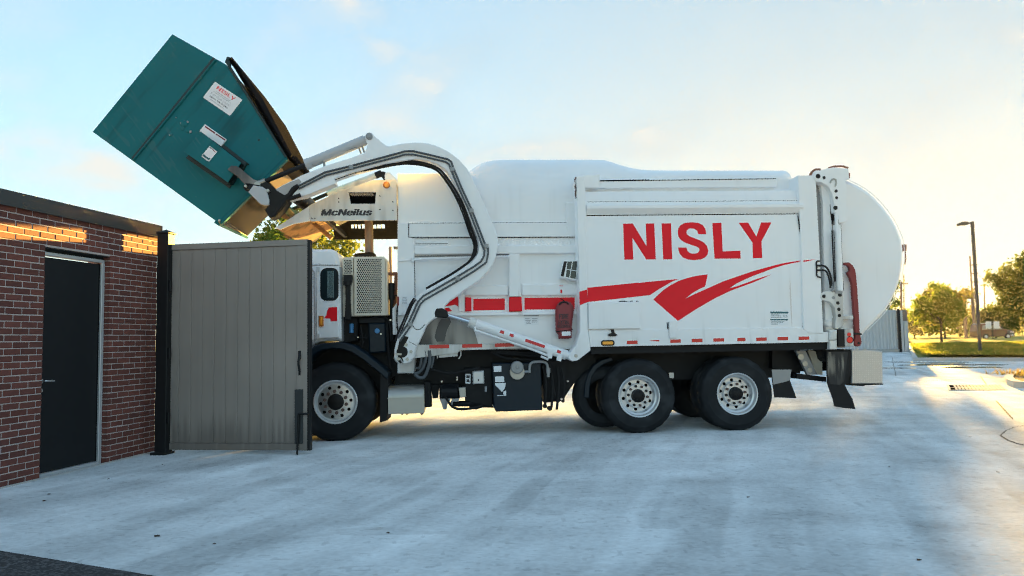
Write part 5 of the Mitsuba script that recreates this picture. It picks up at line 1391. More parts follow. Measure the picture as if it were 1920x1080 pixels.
wf = S(629, 757, 0.04)[0]
wa, wb = S(1198.5, 742, 0.03)[0], S(1383, 740, 0.03)[0]
wheel(wf, 0.545, 0.04, True)
wheel(wa, 0.528, 0.03, False, rot=0.2)
wheel(wb, 0.528, 0.03, False, rot=0.45)
wheel(wf, 0.545, 0.04, True, full=False, far=True)
wheel(wa, 0.528, 0.03, False, full=False, far=True)
wheel(wb, 0.528, 0.03, False, full=False, far=True)
px_ = S(1132, 726, 0.35)
pk_ = TP('lift_axle_wheel', lathe(tyre_profile(0.45, 0.24, 0.26, 0.30), px_[0], 0.50, 72, lug=[8, 9, 10]), 'tyre', smooth=40)
fo = [(1095, 745), (1097, 720), (1103, 700), (1113, 685), (1128, 675), (1146, 670), (1150, 676), (1133, 682), (1120, 691), (1110, 706), (1106, 724), (1105, 747)]
TP('lift_axle_fender', prism(TR.R(fo, 0.26), 0.26, 0.6, 0.008), 'navy', smooth=40)
TP('axle', cat(*[cyl(x, 0.51, 0.09, 0.3, W - 0.3, 14) for x in (wf, wa, wb)], *[trimesh.creation.icosphere(2, 0.2).apply_translation((x, 1.2, 0.53)) for x in (wa, wb)]), 'chassis')
TP('axle_tag', pr([(1254, 699), (1263, 698.5), (1264, 709), (1255.5, 709)], 0.55, 0.56), 'frame')

# ------------------------------------------------------------------ extinguisher in its cover, hanging on the hopper
EX = thing('fire_extinguisher', 'fire extinguisher in a faded red cover hanging on the truck side', 'fire extinguisher')
er = [(1046, 569), (1050, 565.5), (1056, 564), (1062, 564.5), (1070, 567), (1075, 572), (1076.5, 582), (1074, 596), (1072.5, 612), (1073, 618), (1072, 634), (1064, 635.5), (1048, 635.5), (1047.5, 628), (1042.5, 622), (1042, 606), (1041.5, 590), (1042, 576)]
rp = TR.R(er, 0.14)
c = np.array(rp).mean(0)
layers = []
for y, s in ((0.10, 0.55), (0.105, 0.75), (0.13, 0.92), (0.165, 1.0), (0.20, 0.98), (0.222, 0.9)):
    layers.append(np.array([(c[0] + (x - c[0]) * (s if s > .9 else s * .98), y, c[1] + (z - c[1]) * (0.6 + 0.4 * s)) for x, z in rp]))
n = len(rp)
V = np.vstack(layers + [layers[0].mean(0)[None], layers[-1].mean(0)[None]])
i, j = np.arange(n), (np.arange(n) + 1) % n
fs = []
for q in range(len(layers) - 1):
    A, B = q * n, (q + 1) * n
    fs += [np.stack([A + i, A + j, B + j], 1), np.stack([A + i, B + j, B + i], 1)]
fs += [np.stack([i, j, i * 0 + len(V) - 2], 1), np.stack([(len(layers) - 1) * n + j, (len(layers) - 1) * n + i, i * 0 + len(V) - 1], 1)]
em = trimesh.Trimesh(V, np.vstack(fs), process=False).subdivide()
em.fix_normals()
em.vertices += (meshkit.noise(em.vertices * 30)[:, None] - 0.5) * 0.014
add(EX + '__cover', em, M['extcover'], TR, smooth=True)
for t_, px, py, h in (('FIRE', 1048.5, 597.5, 0.062), ('EXTIN', 1047, 607.5, 0.048), ('GUISHER', 1044.5, 614.5, 0.040)):
    tm = meshkit.text_mesh(t_, h, 0.003, bold=True)
    v = tm.vertices - [tm.vertices[:, 0].min(), 0, 0]
    wd_ = {'FIRE': 18, 'EXTIN': 20, 'GUISHER': 26}[t_] / 138
    v[:, 0] *= wd_ / v[:, 0].max()
    p = S(px, py, 0.10)
    add(EX + '__lettering', trimesh.Trimesh(np.stack([p[0] + v[:, 0], 0.094 - v[:, 2], p[1] + v[:, 1]], 1), tm.faces, process=False), M['ink'], TR)
add(EX + '__tag', prism(TR.R([(1053, 622), (1069.5, 621), (1070, 629), (1053.5, 630)], 0.10), 0.091, 0.094), M['paper'], TR, label='white tag at the foot of the cover')
for q_ in (ptube([(1051, 559.5), (1056, 563), (1060, 566), (1068, 569)], 0.14, 0.006, 6, 3), ptube([(1048, 571), (1055, 566.5), (1062, 567), (1066, 571)], 0.10, 0.012, 7, 3), ptube([(1042, 622), (1058, 620), (1074, 618)], 0.105, 0.008, 6)):
    add(EX + '__strap', q_, M['black'], TR)

# ------------------------------------------------------------------ the dumpster on the forks
DP = thing('dumpster', 'dark teal steel dumpster tipped upside down on the raised forks', 'dumpster')
D0, D1 = 0.24, 1.62                           # near and far sides, in the truck's depth


def DPp(name, mesh, m, parent=DP, smooth=30, label=None):
    return add(f'{parent}__{name}', mesh, M[m], TR, smooth=smooth, label=label)


dA, dB, dC, dD, dE = [np.array(S(x, y, D0)) for x, y in ((323, 64), (173.5, 247), (409, 417.5), (536, 294), (424, 121))]
poly = sg.Polygon([dA, dB, dC, dD, dE])
tk = 0.012
DPp('side', prism([dA, dB, dC, dD, dE], D0, D0 + tk, 0.004), 'teal')
DPp('side', prism([dA, dB, dC, dD, dE], D1 - tk, D1), 'teal')


def slab(p, q, t=0.012, inside_=None):
    """Sheet joining the two sides along the edge p-q of the outline, its thickness inwards."""
    d = (q - p) / np.linalg.norm(q - p)
    n_ = np.array([-d[1], d[0]])
    if n_ @ (np.array(poly.centroid.coords[0]) - p) < 0:
        n_ = -n_
    return [tuple(p), tuple(q), tuple(q + n_ * t), tuple(p + n_ * t)]


for p, q, nm in ((dA, dB, 'bottom'), (dB, dC, 'front_wall'), (dA, dE, 'rear_wall')):
    k_ = DPp(nm, prism(slab(p, q, 0.006), D0 + tk + 0.001, D1 - tk - 0.001), 'teal')
    s_ = slab(p, q, 0.012)
    DPp('lining', prism([s_[3], s_[2], tuple(np.array(s_[2]) - (np.array(s_[2]) - np.array(s_[1])) * 0.45), tuple(np.array(s_[3]) - (np.array(s_[3]) - np.array(s_[0])) * 0.45)], D0 + tk + 0.002, D1 - tk - 0.002), 'inside', k_)
DPp('inner_face', prism([dA + (poly.centroid.coords[0] - dA) * .02, dB + (poly.centroid.coords[0] - dB) * .02, dC, dD, dE], D1 - tk - 0.004, D1 - tk - 0.001), 'inside', DP + '__side_001')
DPp('inner_face', prism([dA + (poly.centroid.coords[0] - dA) * .02, dB + (poly.centroid.coords[0] - dB) * .02, dC, dD, dE], D0 + tk + 0.001, D0 + tk + 0.004), 'lid', DP + '__side')
# stiffening channel: its shadow line painted as a dark strip across the side
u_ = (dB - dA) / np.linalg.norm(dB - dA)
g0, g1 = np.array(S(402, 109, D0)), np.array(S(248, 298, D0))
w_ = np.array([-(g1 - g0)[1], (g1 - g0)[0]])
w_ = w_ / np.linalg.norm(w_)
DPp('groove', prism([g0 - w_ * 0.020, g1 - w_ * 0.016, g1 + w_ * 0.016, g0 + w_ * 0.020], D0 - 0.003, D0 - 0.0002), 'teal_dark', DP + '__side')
DPp('channel_lip', prism([g0 + w_ * 0.022, g1 + w_ * 0.018, g1 + w_ * 0.040, g0 + w_ * 0.044], D0 - 0.030, D0 - 0.0005, 0.008), 'teal', DP + '__side')
# rims along the edges
DPp('rim', prism(TR.R([(412, 416), (537, 295), (540, 299), (416, 421)], D0), D0 - 0.03, D0 + 0.05, 0.008), 'teal')
DPp('rim', prism(TR.R([(424, 119), (429, 119), (540, 295), (535, 296)], D0), D0 - 0.02, D0 + 0.04, 0.006), 'teal_dark')
DPp('front_lip', prism([tuple(dC + (dB - dC) / np.linalg.norm(dB - dC) * -0.03), tuple(dC + (dB - dC) / np.linalg.norm(dB - dC) * 0.05), tuple(dC + (dB - dC) / np.linalg.norm(dB - dC) * 0.05 + np.array([-.02, -.03])), tuple(dC + np.array([0.0, -0.04]))], D0, D1, 0.006), 'teal')
# ribbed lids lying over the sloped opening
e0_, e1_ = np.array(S(429, 111, D0)), np.array(S(540, 298, D0))
ld = (e1_ - e0_) / np.linalg.norm(e1_ - e0_)
ln = np.array([-ld[1], ld[0]])
if ln[0] < 0:
    ln = -ln
L0, L1 = e0_ + ln * 0.004, e1_ + ln * 0.008 + ld * 0.02
half = (D1 - D0) / 2
for q in (0, 1):
    ya, yb = D0 - 0.03 + q * (half + 0.02), D0 + (q + 1) * (half + 0.02) - 0.04
    k_ = DPp('lid', prism([tuple(L0), tuple(L1), tuple(L1 + ln * 0.035), tuple(L0 + ln * 0.05)], ya, yb, 0.008), 'lid', label='black ribbed plastic lid')
    ribs = []
    for y in np.linspace(ya + 0.06, yb - 0.06, 6):
        ribs.append(prism([tuple(L0 + ln * 0.051 + ld * 0.10), tuple(L1 + ln * 0.036 - ld * 0.03), tuple(L1 + ln * 0.072 - ld * 0.05), tuple(L0 + ln * 0.125 + ld * 0.75), tuple(L0 + ln * 0.075 + ld * 0.16)], y - 0.025, y + 0.025))
    for r_ in ribs:
        DPp('rib', r_, 'lidrib', k_)
DPp('lid_rod', tube([(e0_[0], D0 - 0.04, e0_[1]), (e0_[0], D1 + 0.04, e0_[1])], 0.022, 10), 'teal_dark')
DPp('hinge_ear', prism([tuple(e0_ + np.array([-0.05, -0.05])), tuple(e0_ + np.array([0.03, -0.10])), tuple(e0_ + np.array([0.02, 0.02])), tuple(e0_ + np.array([-0.03, 0.01]))], D0 - 0.02, D0 + 0.02, 0.004), 'teal_dark')
# fork pocket on the near side
pk = [np.array(S(*p, D0 - 0.2)) for p in ((376, 246), (452, 305), (427, 342), (344, 284))]
pku, pkv = (pk[1] - pk[0]) / np.linalg.norm(pk[1] - pk[0]), None
DPp('fork_pocket', prism([tuple(p) for p in pk], D0 - 0.20, D0 - 0.185, 0.004), 'teal')
pkk = DP + '__fork_pocket'
for a, b in ((0, 1), (2, 3)):
    d_ = pk[b] - pk[a]
    n_ = np.array([-d_[1], d_[0]]) / np.linalg.norm(d_)
    if n_ @ (sum(pk) / 4 - pk[a]) < 0:
        n_ = -n_
    DPp('pocket_wall', prism([tuple(pk[a]), tuple(pk[b]), tuple(pk[b] + n_ * 0.012), tuple(pk[a] + n_ * 0.012)], D0 - 0.184, D0 - 0.0005), 'teal_dark', pkk)
    # flared seam where the pocket meets the side
    DPp('pocket_flange', prism([tuple(pk[a] - n_ * 0.055), tuple(pk[b] - n_ * 0.055 + pku * (0.03 if a == 0 else 0)), tuple(pk[b] + n_ * 0.0), tuple(pk[a] + n_ * 0.0)], D0 - 0.02, D0 - 0.0006, 0.006), 'teal_dark', pkk)
q_ = [np.array(S(*p, D0 - 0.05)) for p in ((449, 303), (463, 304), (456, 318), (450, 322), (436, 345), (424, 346), (421, 338))]
DPp('pocket_mouth', prism([tuple(p) for p in q_], D0 - 0.05, D0 - 0.0008), 'teal_dark', pkk)
# dents where the paint is worn
for px, py, r in ((345, 232, 7), (342, 241, 4), (353, 245, 5), (320, 252, 4)):
    DPp('dent', trimesh.creation.icosphere(2, 0.0075 * r).apply_transform(np.array([[1, 0, 0, S(px, py, D0)[0]], [0, 0.35, 0, D0 - 0.001], [0, 0, 1, S(px, py, D0)[1]], [0, 0, 0, 1]])), 'teal', DP + '__side')
DPp('weld_scar', cat(*[prism(TR.R([(x - a, y - b), (x + b, y - a), (x + a, y + b * .6), (x - b * .5, y + a)], D0), D0 - 0.012, D0 - 0.0005, 0.003) for x, y, a, b in ((340, 231.5, 2.4, 1.4), (352, 229, 2, 2.2), (357, 247.5, 2.6, 2.4), (330, 221, 0.8, 1.2), (318, 254, 1, 2.2))]), 'steel', DP + '__side')
# stickers


def onside(name, quad, d, m, parent=DP, t=0.002, label=None):
    return DPp(name, prism(TR.R(quad, d), d - t, d - 0.0003), m, parent, label=label)


def C6(pts):
    return [(360 + x / 5.683, 140 + y / 5.684) for x, y in pts]


s1 = onside('sticker', C6([(118, 243), (245, 75), (537, 268), (405, 440)]), D0, 'paper', label='large white sticker with red lettering')
P0, PU, PV = [np.array(S(*p, D0)) for p in C6([(118, 243), (405, 440), (245, 75)])]
PU, PV = PU - P0, PV - P0


def text_on(txt, u, v, h, width, m, parent, P=P0, U=PU, Vv=PV, bold=True, d=D0, name='lettering'):
    tm = meshkit.text_mesh(txt, 1.0, 0.001, bold=bold)
    a = tm.vertices - [tm.vertices[:, 0].min(), 0, 0]
    a[:, 0] *= width / a[:, 0].max()
    a[:, 1] *= h
    xy = P + np.outer(u + a[:, 0], U) + np.outer(v + a[:, 1], Vv)
    return DPp(name, trimesh.Trimesh(np.c_[xy[:, 0], np.where(a[:, 2] > 0.0005, d - 0.0035, d - 0.0015), xy[:, 1]], tm.faces, process=False), m, parent)


text_on('NISLY', 0.16, 0.74, 0.17, 0.66, 'red', s1)
text_on('Toll Free (800)', 0.10, 0.36, 0.10, 0.72, 'greyink', s1, bold=False)
text_on('NISLY BROS INC', 0.14, 0.22, 0.075, 0.66, 'ink', s1)
for v_, a_, b_ in ((0.62, .2, .75), (0.54, .15, .8), (0.12, .2, .7)):
    DPp('print_line', prism([tuple(P0 + PU * a_ + PV * v_), tuple(P0 + PU * b_ + PV * v_), tuple(P0 + PU * b_ + PV * (v_ + .025)), tuple(P0 + PU * a_ + PV * (v_ + .025))], D0 - 0.0032, D0 - 0.0021), 'greyink', s1)
s2 = onside('sticker', C6([(88, 607), (148, 535), (374, 695), (318, 768)]), D0 - 0.0, 'paper', t=0.035, label='white warning sticker with a red heading')
onside('heading', C6([(136, 559), (146, 546), (247, 616), (240, 630)]), D0 - 0.035, 'darkred', s2)
onside('heading', C6([(250, 636), (258, 626), (358, 690), (350, 704)]), D0 - 0.035, 'darkred', s2)
s3 = onside('sticker', C6([(99, 870), (188, 760), (270, 822), (180, 928)]), D0 - 0.2, 'paper', pkk, label='small white pictogram sticker on the fork pocket')
onside('pictogram', C6([(108, 866), (128, 846), (150, 868), (172, 884), (198, 890), (182, 914)]), D0 - 0.202, 'tealink', pkk)
onside('print_line', C6([(186, 776), (192, 770), (212, 784), (206, 790)]), D0 - 0.202, 'ink', pkk)
onside('print_line', C6([(210, 790), (214, 784), (252, 826), (248, 832)]), D0 - 0.202, 'darkred', pkk)
onside('drain_hole', [(483.5, 261), (487, 261), (487, 264.5), (483.5, 264.5)], D0, 'teal_dark', DP + '__side')
DPp('bottom_pin', pcyl(411, 413, 2.6, D0 - 0.05, D0 - 0.001, 12, 0.004), 'alu_dull')

# a made-up sheet of cardboard, added and angled in the dumpster mouth to catch sun
CS = thing('cardboard_sheet', 'tan sheet of cardboard added in the mouth of the dumpster to catch the sun', 'cardboard')
cq = [(S(x, y, d)[0], d, S(x, y, d)[1]) for x, y, d in ((484, 318, 0.50), (503, 289, 0.62), (548, 338, 1.22), (519, 355, 1.05))]
cq = np.array(cq + [tuple(np.array(p) + np.array([-0.012, 0.004, 0])) for p in cq])
add(CS, trimesh.convex.convex_hull(cq), mat('cardboard', pri((0.52, 0.40, 0.27), 0.85)), TR, smooth=False)

# ------------------------------------------------------------------ background
fy0, fy1 = ground_at(1640, 655), ground_at(1697, 653.5)
FD = 50.0
fo_ = at_y(1520, 655, FD)
FF = Frame((fo_[0], FD, 0), (1, 0.0))
fen = thing('corrugated_fence', 'pale corrugated steel dumpster enclosure behind the truck tail', 'fence')
xa, xb = FF.S(1600, 620)[0], FF.S(1683, 620)[0]
zt_, zb_ = FF.S(1660, 581)[1], 0.22
npl, pw = 22, 0
xs_ = np.linspace(xa - 4, xb, 61)
for i in range(60):
    if i % 2 == 0:
        add(fen + '__panel', prism([(xs_[i], zb_), (xs_[i + 1], zb_), (xs_[i + 1], zt_), (xs_[i], zt_)], 0.0, 0.12, 0.03), M['fence'], FF, smooth=False)
    else:
        add(fen + '__panel', prism([(xs_[i], zb_), (xs_[i + 1], zb_), (xs_[i + 1], zt_), (xs_[i], zt_)], 0.075, 0.12), M['fence'], FF, smooth=False)
add(fen + '__base', box(xa - 4, xb + 0.9, 0.0, 0.2, 0.0, zb_ - 0.004), M['kerb'], FF)
add(fen + '__added_shade_wall', box(25.8 - fo_[0], 30.7 - fo_[0], 12.5, 18.0, 0.0, 6.2, 0.02), M['fence'], FF)  # unseen wall, added behind the truck's tail to cast shade on the yard
add(fen + '__post', box(FF.S(1683.5, 600)[0], FF.S(1687, 600)[0], -0.06, 0.1, 0.0, FF.S(1685, 579)[1]), M['post'], FF)
add(fen + '__post', box(FF.S(1688, 600)[0], FF.S(1692, 600)[0], -0.05, 0.1, 0.0, FF.S(1690, 582)[1]), M['fence'], FF)
add(fen + '__gate_edge', box(FF.S(1693.5, 600)[0], FF.S(1700.5, 600)[0], -0.10, 0.1, 0.0, FF.S(1696, 602)[1]), M['fence'], FF)
add(fen + '__pillar', box(FF.S(1692.5, 600)[0], FF.S(1703.5, 600)[0], 0.12, 8.0, 0.0, FF.S(1698, 581)[1], 0.02), M['stack'], FF)

WD = Frame((0, 0, 0), (1, 0))


def pole(key, label, cat_, px0, py0, px1, py1, Y, r0, r1, m, arms=(), n=8):
    a, b = at_y(px0, py0, Y), at_y(px1, py1, Y)
    k_ = thing(key, label, cat_)
    add(k_ + '__shaft', tube([(a[0], Y, min(a[2], 0)), (b[0], Y, b[2])], [r0, r1], n), M[m])
    return k_, a, b


# near street lamp, standing on the lawn
Y = 36.5
a, b = at_y(1838.2, 664, Y), at_y(1824.5, 415.5, Y)
lampk = thing('street_lamp', 'tall dark street lamp with a single boxy head on the lawn at the right', 'street lamp')
add(lampk + '__pole', box(-0.062, 0.062, -0.062, 0.062, 0.0, b[2], 0.01).apply_translation((a[0], Y, 0)), M['lamp'], smooth=False)
add(lampk + '__base', cyl(0, 0, 0.01, 0, 0.01, 4) if False else box(-0.30, 0.30, -0.30, 0.30, 0.02, 0.20, 0.03).apply_translation((a[0], Y, 0.05)), M['lamp'])
add(lampk + '__bolt', box(-0.14, 0.14, -0.14, 0.14, 0.22, 0.32, 0.02).apply_translation((a[0], Y, 0.0)), M['lamp'])
h0 = at_y(1797, 419, Y)
hw_ = a[0] - h0[0]
add(lampk + '__arm', box(-0.30, -0.086, -0.03, 0.03, -0.05, 0.02).apply_translation((a[0], Y, b[2] - 0.06)), M['lamp'])
head = np.array([(-hw_, y, z) for y in (-0.16, 0.16) for z in (-0.13, -0.02)] + [(-0.28, y, z) for y in (-0.16, 0.16) for z in (-0.10, 0.03)] + [(-hw_ * 0.7, y, 0.06) for y in (-0.12, 0.12)])
add(lampk + '__head', trimesh.convex.convex_hull(head).apply_translation((a[0], Y, b[2] - 0.06)), M['lamp'], smooth=False)
# a second one, far behind the cab
Y = 42.0
a, b = at_y(733.5, 640, Y), at_y(733, 463, Y)
l2 = thing('street_lamp', 'distant thin street lamp seen in the gap between radiator and hopper', 'street lamp')
add(l2 + '__pole', box(-0.085, 0.085, -0.085, 0.085, 0.0, b[2], 0.01).apply_translation((a[0], Y, 0)), M['pinkpole'], smooth=False)
head = np.array([(0.9, y, z) for y in (-0.16, 0.16) for z in (-0.12, -0.02)] + [(0.2, y, z) for y in (-0.16, 0.16) for z in (-0.10, 0.03)])
add(l2 + '__head', trimesh.convex.convex_hull(head).apply_translation((a[0], Y, b[2] - 0.02)), M['lamp'], smooth=False)
# mast with rungs, utility poles
Y = 92.0
k_, a, b = pole('mast', 'thin pinkish mast with short rungs beside the blank sign board', 'mast', 1827.5, 628, 1818.5, 480, Y, 0.13, 0.09, 'pinkpole')
for py in (497, 513, 529):
    t = (py - 628) / (480 - 628)
    p = a + (b - a) * t
    add(k_ + '__rung', box(0, 0.9, -0.06, 0.06, -0.06, 0.06).apply_translation(p), M['pinkpole'])
k_, a, b = pole('utility_pole', 'thin pink pole rising behind the corrugated fence', 'pole', 1690, 628, 1689.5, 528, 70.0, 0.10, 0.09, 'pinkpole')
k_, a, b = pole('utility_pole', 'slender grey utility pole with a crossbar just right of the truck tail', 'pole', 1695, 628, 1694.5, 515, 160.0, 0.16, 0.12, 'pinkpole')
add(k_ + '__crossbar', box(-0.4, 0.9, -0.1, 0.1, -0.12, 0.12).apply_translation(b + (b - a) * -0.15), M['pinkpole'])
k_, a, b = pole('utility_pole', 'slender grey pole above the dark conifer at the right', 'pole', 1847, 628, 1845.5, 535, 180.0, 0.18, 0.14, 'pinkpole')
add(k_ + '__crossbar', box(-0.9, 0.3, -0.1, 0.1, -0.12, 0.12).apply_translation(b), M['pinkpole'])
# blank sign board
Y = 95.0
sg_ = thing('sign_board', 'blank mauve sign board on thin posts beyond the lawn', 'sign')
ring = [at_y(*p, Y)[[0, 2]] for p in ((1797, 548), (1812, 549), (1824, 546.5), (1833, 548.5), (1833, 560.5), (1797, 561))]
add(sg_ + '__board', prism([tuple(p) for p in ring], Y, Y + 0.5, 0.05), M['sign'])
for px in (1809.5, 1826):
    p = at_y(px, 561, Y)
    add(sg_ + '__post', box(-0.14, 0.14, 0.1, 0.4, 0, p[2]).apply_translation((p[0], Y, 0)), M['pinkpole'])

# --- parked van on the far road
Y = 87.0
VN = thing('parked_van', 'dark red and grey van parked on the road beyond the lawn', 'van')
vb = at_y(1870, 637.5, Y)
VF = Frame((at_y(1836, 637, Y)[0], Y, 0.32), (1, 0))
vl = at_y(1903, 637, Y)[0] - VF.o[0]
k = vl / 4.9
body = [(0.05, 0.35), (0.02, 0.95), (0.15, 1.05), (0.35, 1.72), (0.6, 1.83), (2.6, 1.83), (3.0, 1.74), (3.55, 1.16), (4.55, 1.02), (4.82, 0.85), (4.88, 0.4), (4.7, 0.30), (0.2, 0.28)]
add(VN + '__body', prism([(x * k, z) for x, z in body], 0.0, 1.85, 0.06), M['carpaint'], VF)
add(VN + '__nose', prism([(x * k, z) for x, z in ((3.9, 0.34), (4.70, 0.34), (4.86, 0.5), (4.8, 0.84), (4.52, 1.0), (3.9, 1.06))], -0.012, 1.86, 0.02), M['cargrey'], VF)
add(VN + '__roof', prism([(x * k, z) for x, z in ((0.5, 1.80), (2.7, 1.80), (2.55, 1.88), (0.65, 1.88))], 0.05, 1.8, 0.02), M['frame'], VF)
for q in ([(0.45, 1.15), (1.25, 1.15), (1.25, 1.68), (0.6, 1.68)], [(1.35, 1.15), (2.25, 1.15), (2.25, 1.68), (1.35, 1.68)], [(2.35, 1.15), (3.25, 1.15), (2.85, 1.66), (2.35, 1.68)]):
    add(VN + '__window', prism([(x * k, z) for x, z in q], -0.012, 0.005), M['carglass'], VF)
for x in (0.95, 4.0):
    add(VN + '__wheel', cyl(x * k, 0.33, 0.34, -0.03, 0.2, 20, 0.03), M['tyre'], VF)
    add(VN + '__hubcap', cyl(x * k, 0.33, 0.19, -0.045, -0.03, 16), M['frame'], VF)
add(VN + '__headlight', box(4.35 * k, 4.80 * k, -0.02, 0.02, 0.72, 0.86), M['frame'], VF)
add(VN + '__bumper', box(4.3 * k, 4.95 * k, -0.03, 0.3, 0.36, 0.52, 0.03), M['frame'], VF)
# white notice boards in front of the van
p = at_y(1862, 622, 78)
nb_ = thing('notice_board', 'pair of small pale notice boards standing before the van', 'sign')
for dx in (-0.42, 0.42):
    add(nb_ + '__board', box(dx - 0.30, dx + 0.30, 0, 0.05, 1.35, 2.1, 0.01).apply_translation((p[0], 78, 0.2)), M['paper'])
add(nb_ + '__post', box(-0.05, 0.05, 0.06, 0.12, 0, 2.1).apply_translation((p[0], 78, 0.2)), M['post'])


# --- trees
def tree(key, label, base, h, rx, z0, seed, nleaf, ls, c0, c1, kind='round', trunk=0.12, group=None, tilt=0.0, ry=None):
    r = np.random.default_rng(seed)
    k_ = thing(key, label, 'tree', group)
    base = np.array(base, float)
    ry = ry or rx
    cz = (z0 + h) / 2
    rz = (h - z0) / 2
    # trunk and limbs
    tips, limbs = [], []
    top = base + np.array([tilt, 0, z0 + rz * 1.3])
    limbs.append(tube([base - [0, 0, 0.2], base + [tilt * .2, 0, z0 * 0.6], base + [tilt * .5 + r.normal(0, .05), 0, z0 + rz * 0.4], top], [trunk, trunk * .8, trunk * .6, trunk * .15], 9, 3))
    for q in range(11):
        t = r.uniform(0.1, 0.75)
        s = base + np.array([tilt * t, 0, z0 * 0.75 + t * rz * 1.2])
        a = r.uniform(0, 2 * np.pi)
        l = r.uniform(0.5, 0.9)
        e = base + np.array([tilt + math.cos(a) * rx * l, math.sin(a) * ry * l, cz + rz * (t - 0.35) * 1.3])
        m_ = (s + e) / 2 + [0, 0, 0.12 * rz]
        limbs.append(tube([s, m_, e], [trunk * .4, trunk * .25, trunk * .08], 6, 3))
        tips.append(e)
    add(k_ + '__trunk', trimesh.util.concatenate(limbs), M['bark'])
    # clumps through the crown's volume, leaves through the clumps
    nc = 90
    C, S_ = [], []
    while len(C) < nc:
        d = r.normal(0, 1, 3)
        d /= np.linalg.norm(d)
        rad = r.random() ** 0.45
        p = d * rad
        if kind == 'cone':
            f_ = 1 - 0.75 * (p[2] + 1) / 2
            p[0] *= f_ * 1.25
            p[1] *= f_ * 1.25
        elif kind == 'egg':
            f_ = 1.1 - 0.35 * (p[2] + 1) / 2
            p[0] *= f_
            p[1] *= f_
        wob = 1 + 0.28 * (meshkit.noise(d[None] * 1.7 + seed, 3)[0] - 0.5) * 2
        C.append(p * wob)
        S_.append(r.uniform(0.10, 0.24))
    C, S_ = np.array(C), np.array(S_)
    w = S_ ** 2
    pick = r.choice(nc, nleaf, p=w / w.sum())
    L = C[pick] + r.normal(0, 1, (nleaf, 3)) * S_[pick][:, None] * np.array([1, 1, 0.75]) * 0.62
    P = base + np.array([tilt, 0, cz]) + L * np.array([rx, ry, rz])
    u = r.normal(0, 1, (nleaf, 3))
    u /= np.linalg.norm(u, axis=1, keepdims=True)
    v = np.cross(u, r.normal(0, 1, (nleaf, 3)))
    v /= np.linalg.norm(v, axis=1, keepdims=True)
    s = ls * r.uniform(0.6, 1.4, nleaf)[:, None]
    V = np.stack([P - u * s, P + v * s * 0.55, P + u * s, P - v * s * 0.55], 1).reshape(-1, 3)
    i_ = np.arange(nleaf) * 4
    Fc = np.vstack([np.stack([i_, i_ + 1, i_ + 2], 1), np.stack([i_, i_ + 2, i_ + 3], 1)])
    tone = np.clip(r.normal(0.5, 0.18, nc)[pick] + r.normal(0, 0.16, nleaf), 0, 1)[:, None]
    col = np.array(c0) * (1 - tone) + np.array(c1) * tone
    add(k_ + '__crown', trimesh.Trimesh(V, Fc, process=False), M['leaf'], smooth=False, color=np.repeat(col, 4, 0))
    return k_


def base_at(px, Y, z=0.2):
    p = at_y(px, 640, Y)
    return (p[0], Y, z)


G0, G1 = (0.030, 0.065, 0.010), (0.095, 0.145, 0.025)
tree('broadleaf_tree', 'yellow green young tree on the lawn just right of the fence', base_at(1765.5, 66), 5.5, 2.2, 1.0, 11, 5200, 0.14, (0.085, 0.15, 0.018), (0.25, 0.28, 0.04), 'egg', 0.13)
tree('broadleaf_tree', 'reddish brown topped tree just behind the yellow green young tree', base_at(1772, 84), 6.7, 2.7, 1.2, 12, 4500, 0.18, (0.09, 0.12, 0.025), (0.26, 0.19, 0.06), 'round', 0.16)
tree('broadleaf_tree', 'large dark green tree cut off by the right edge of the picture', base_at(1924, 42), 5.2, 1.62, 1.1, 13, 11000, 0.10, (0.03, 0.07, 0.014), (0.15, 0.17, 0.035), 'round', 0.12)
tree('conifer_tree', 'low dark spreading conifer standing behind the parked van', base_at(1868, 100), 4.2, 3.2, 0.3, 14, 4000, 0.2, (0.05, 0.075, 0.02), (0.15, 0.16, 0.05), 'round', 0.15)
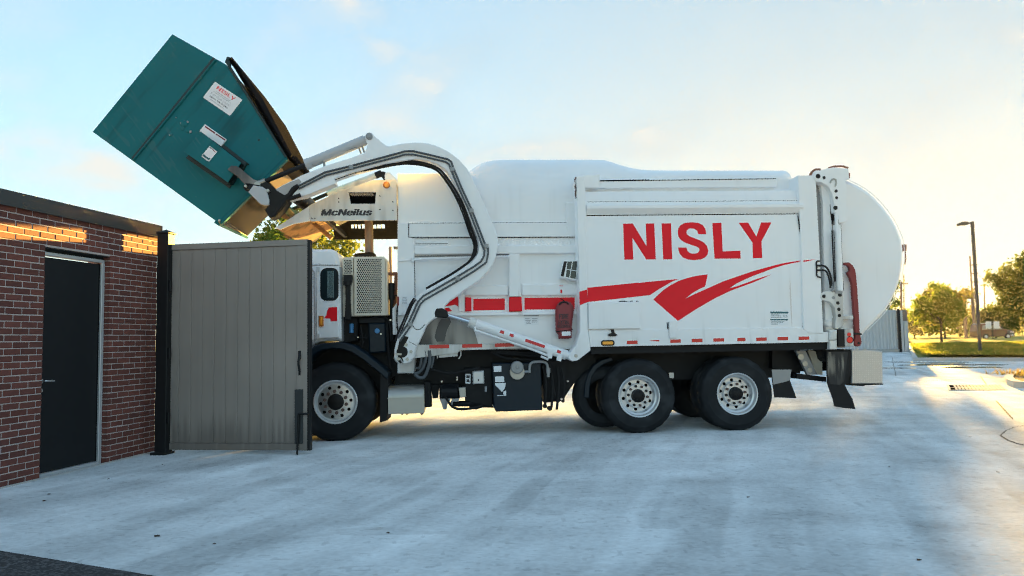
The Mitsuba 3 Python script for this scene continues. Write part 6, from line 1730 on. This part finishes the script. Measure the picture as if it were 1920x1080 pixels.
bd = at_y(575, 640, 30)
tree('broadleaf_tree', 'leafy tree showing above and behind the truck cab', base_at(575, 30, 0), 7.0, 2.0, 2.2, 15, 9000, 0.10, (0.05, 0.09, 0.014), (0.22, 0.24, 0.05), 'round', 0.12)
tree('broadleaf_tree', 'small dark leafy tree showing just above the plank gate', base_at(522, 26, 0), 5.8, 0.85, 2.0, 16, 4200, 0.085, (0.03, 0.07, 0.014), (0.11, 0.17, 0.03), 'round', 0.08)
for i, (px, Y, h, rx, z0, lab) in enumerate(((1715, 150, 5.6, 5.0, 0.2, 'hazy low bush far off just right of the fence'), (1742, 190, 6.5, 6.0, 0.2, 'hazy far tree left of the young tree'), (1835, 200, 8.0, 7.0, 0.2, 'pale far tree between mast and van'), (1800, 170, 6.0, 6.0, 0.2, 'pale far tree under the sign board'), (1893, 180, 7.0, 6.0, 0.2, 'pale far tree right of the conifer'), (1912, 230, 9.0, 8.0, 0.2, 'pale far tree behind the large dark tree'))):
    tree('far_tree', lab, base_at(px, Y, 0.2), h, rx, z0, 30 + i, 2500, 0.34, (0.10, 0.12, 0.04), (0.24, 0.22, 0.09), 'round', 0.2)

# an unseen tree added behind the truck's tail; with the added wall it shades the yard
tree('broadleaf_tree', 'unseen airy tree added behind the tail of the truck to shade the yard', (37.6, 75, 0.2), 12.0, 1.65, 2.6, 71, 2600, 0.20, (0.04, 0.08, 0.014), (0.14, 0.18, 0.03), 'round', 0.3)

# evening air
scene['haze_medium'] = {'type': 'homogeneous', 'albedo': rgb(0.96, 0.96, 0.96), 'sigma_t': 0.00015, 'phase': {'type': 'hg', 'g': 0.55}}
scene['haze'] = {'type': 'cube', 'to_world': T().translate([0, 700, 7.0]).scale([1000, 800, 8.4]), 'bsdf': {'type': 'null'}, 'interior': {'type': 'ref', 'id': 'haze_medium'}}
labels['haze'] = {'label': 'warm evening haze lying over the far lawn and trees', 'category': 'haze', 'kind': 'stuff'}
scene['camera']['medium'] = {'type': 'ref', 'id': 'haze_medium'}
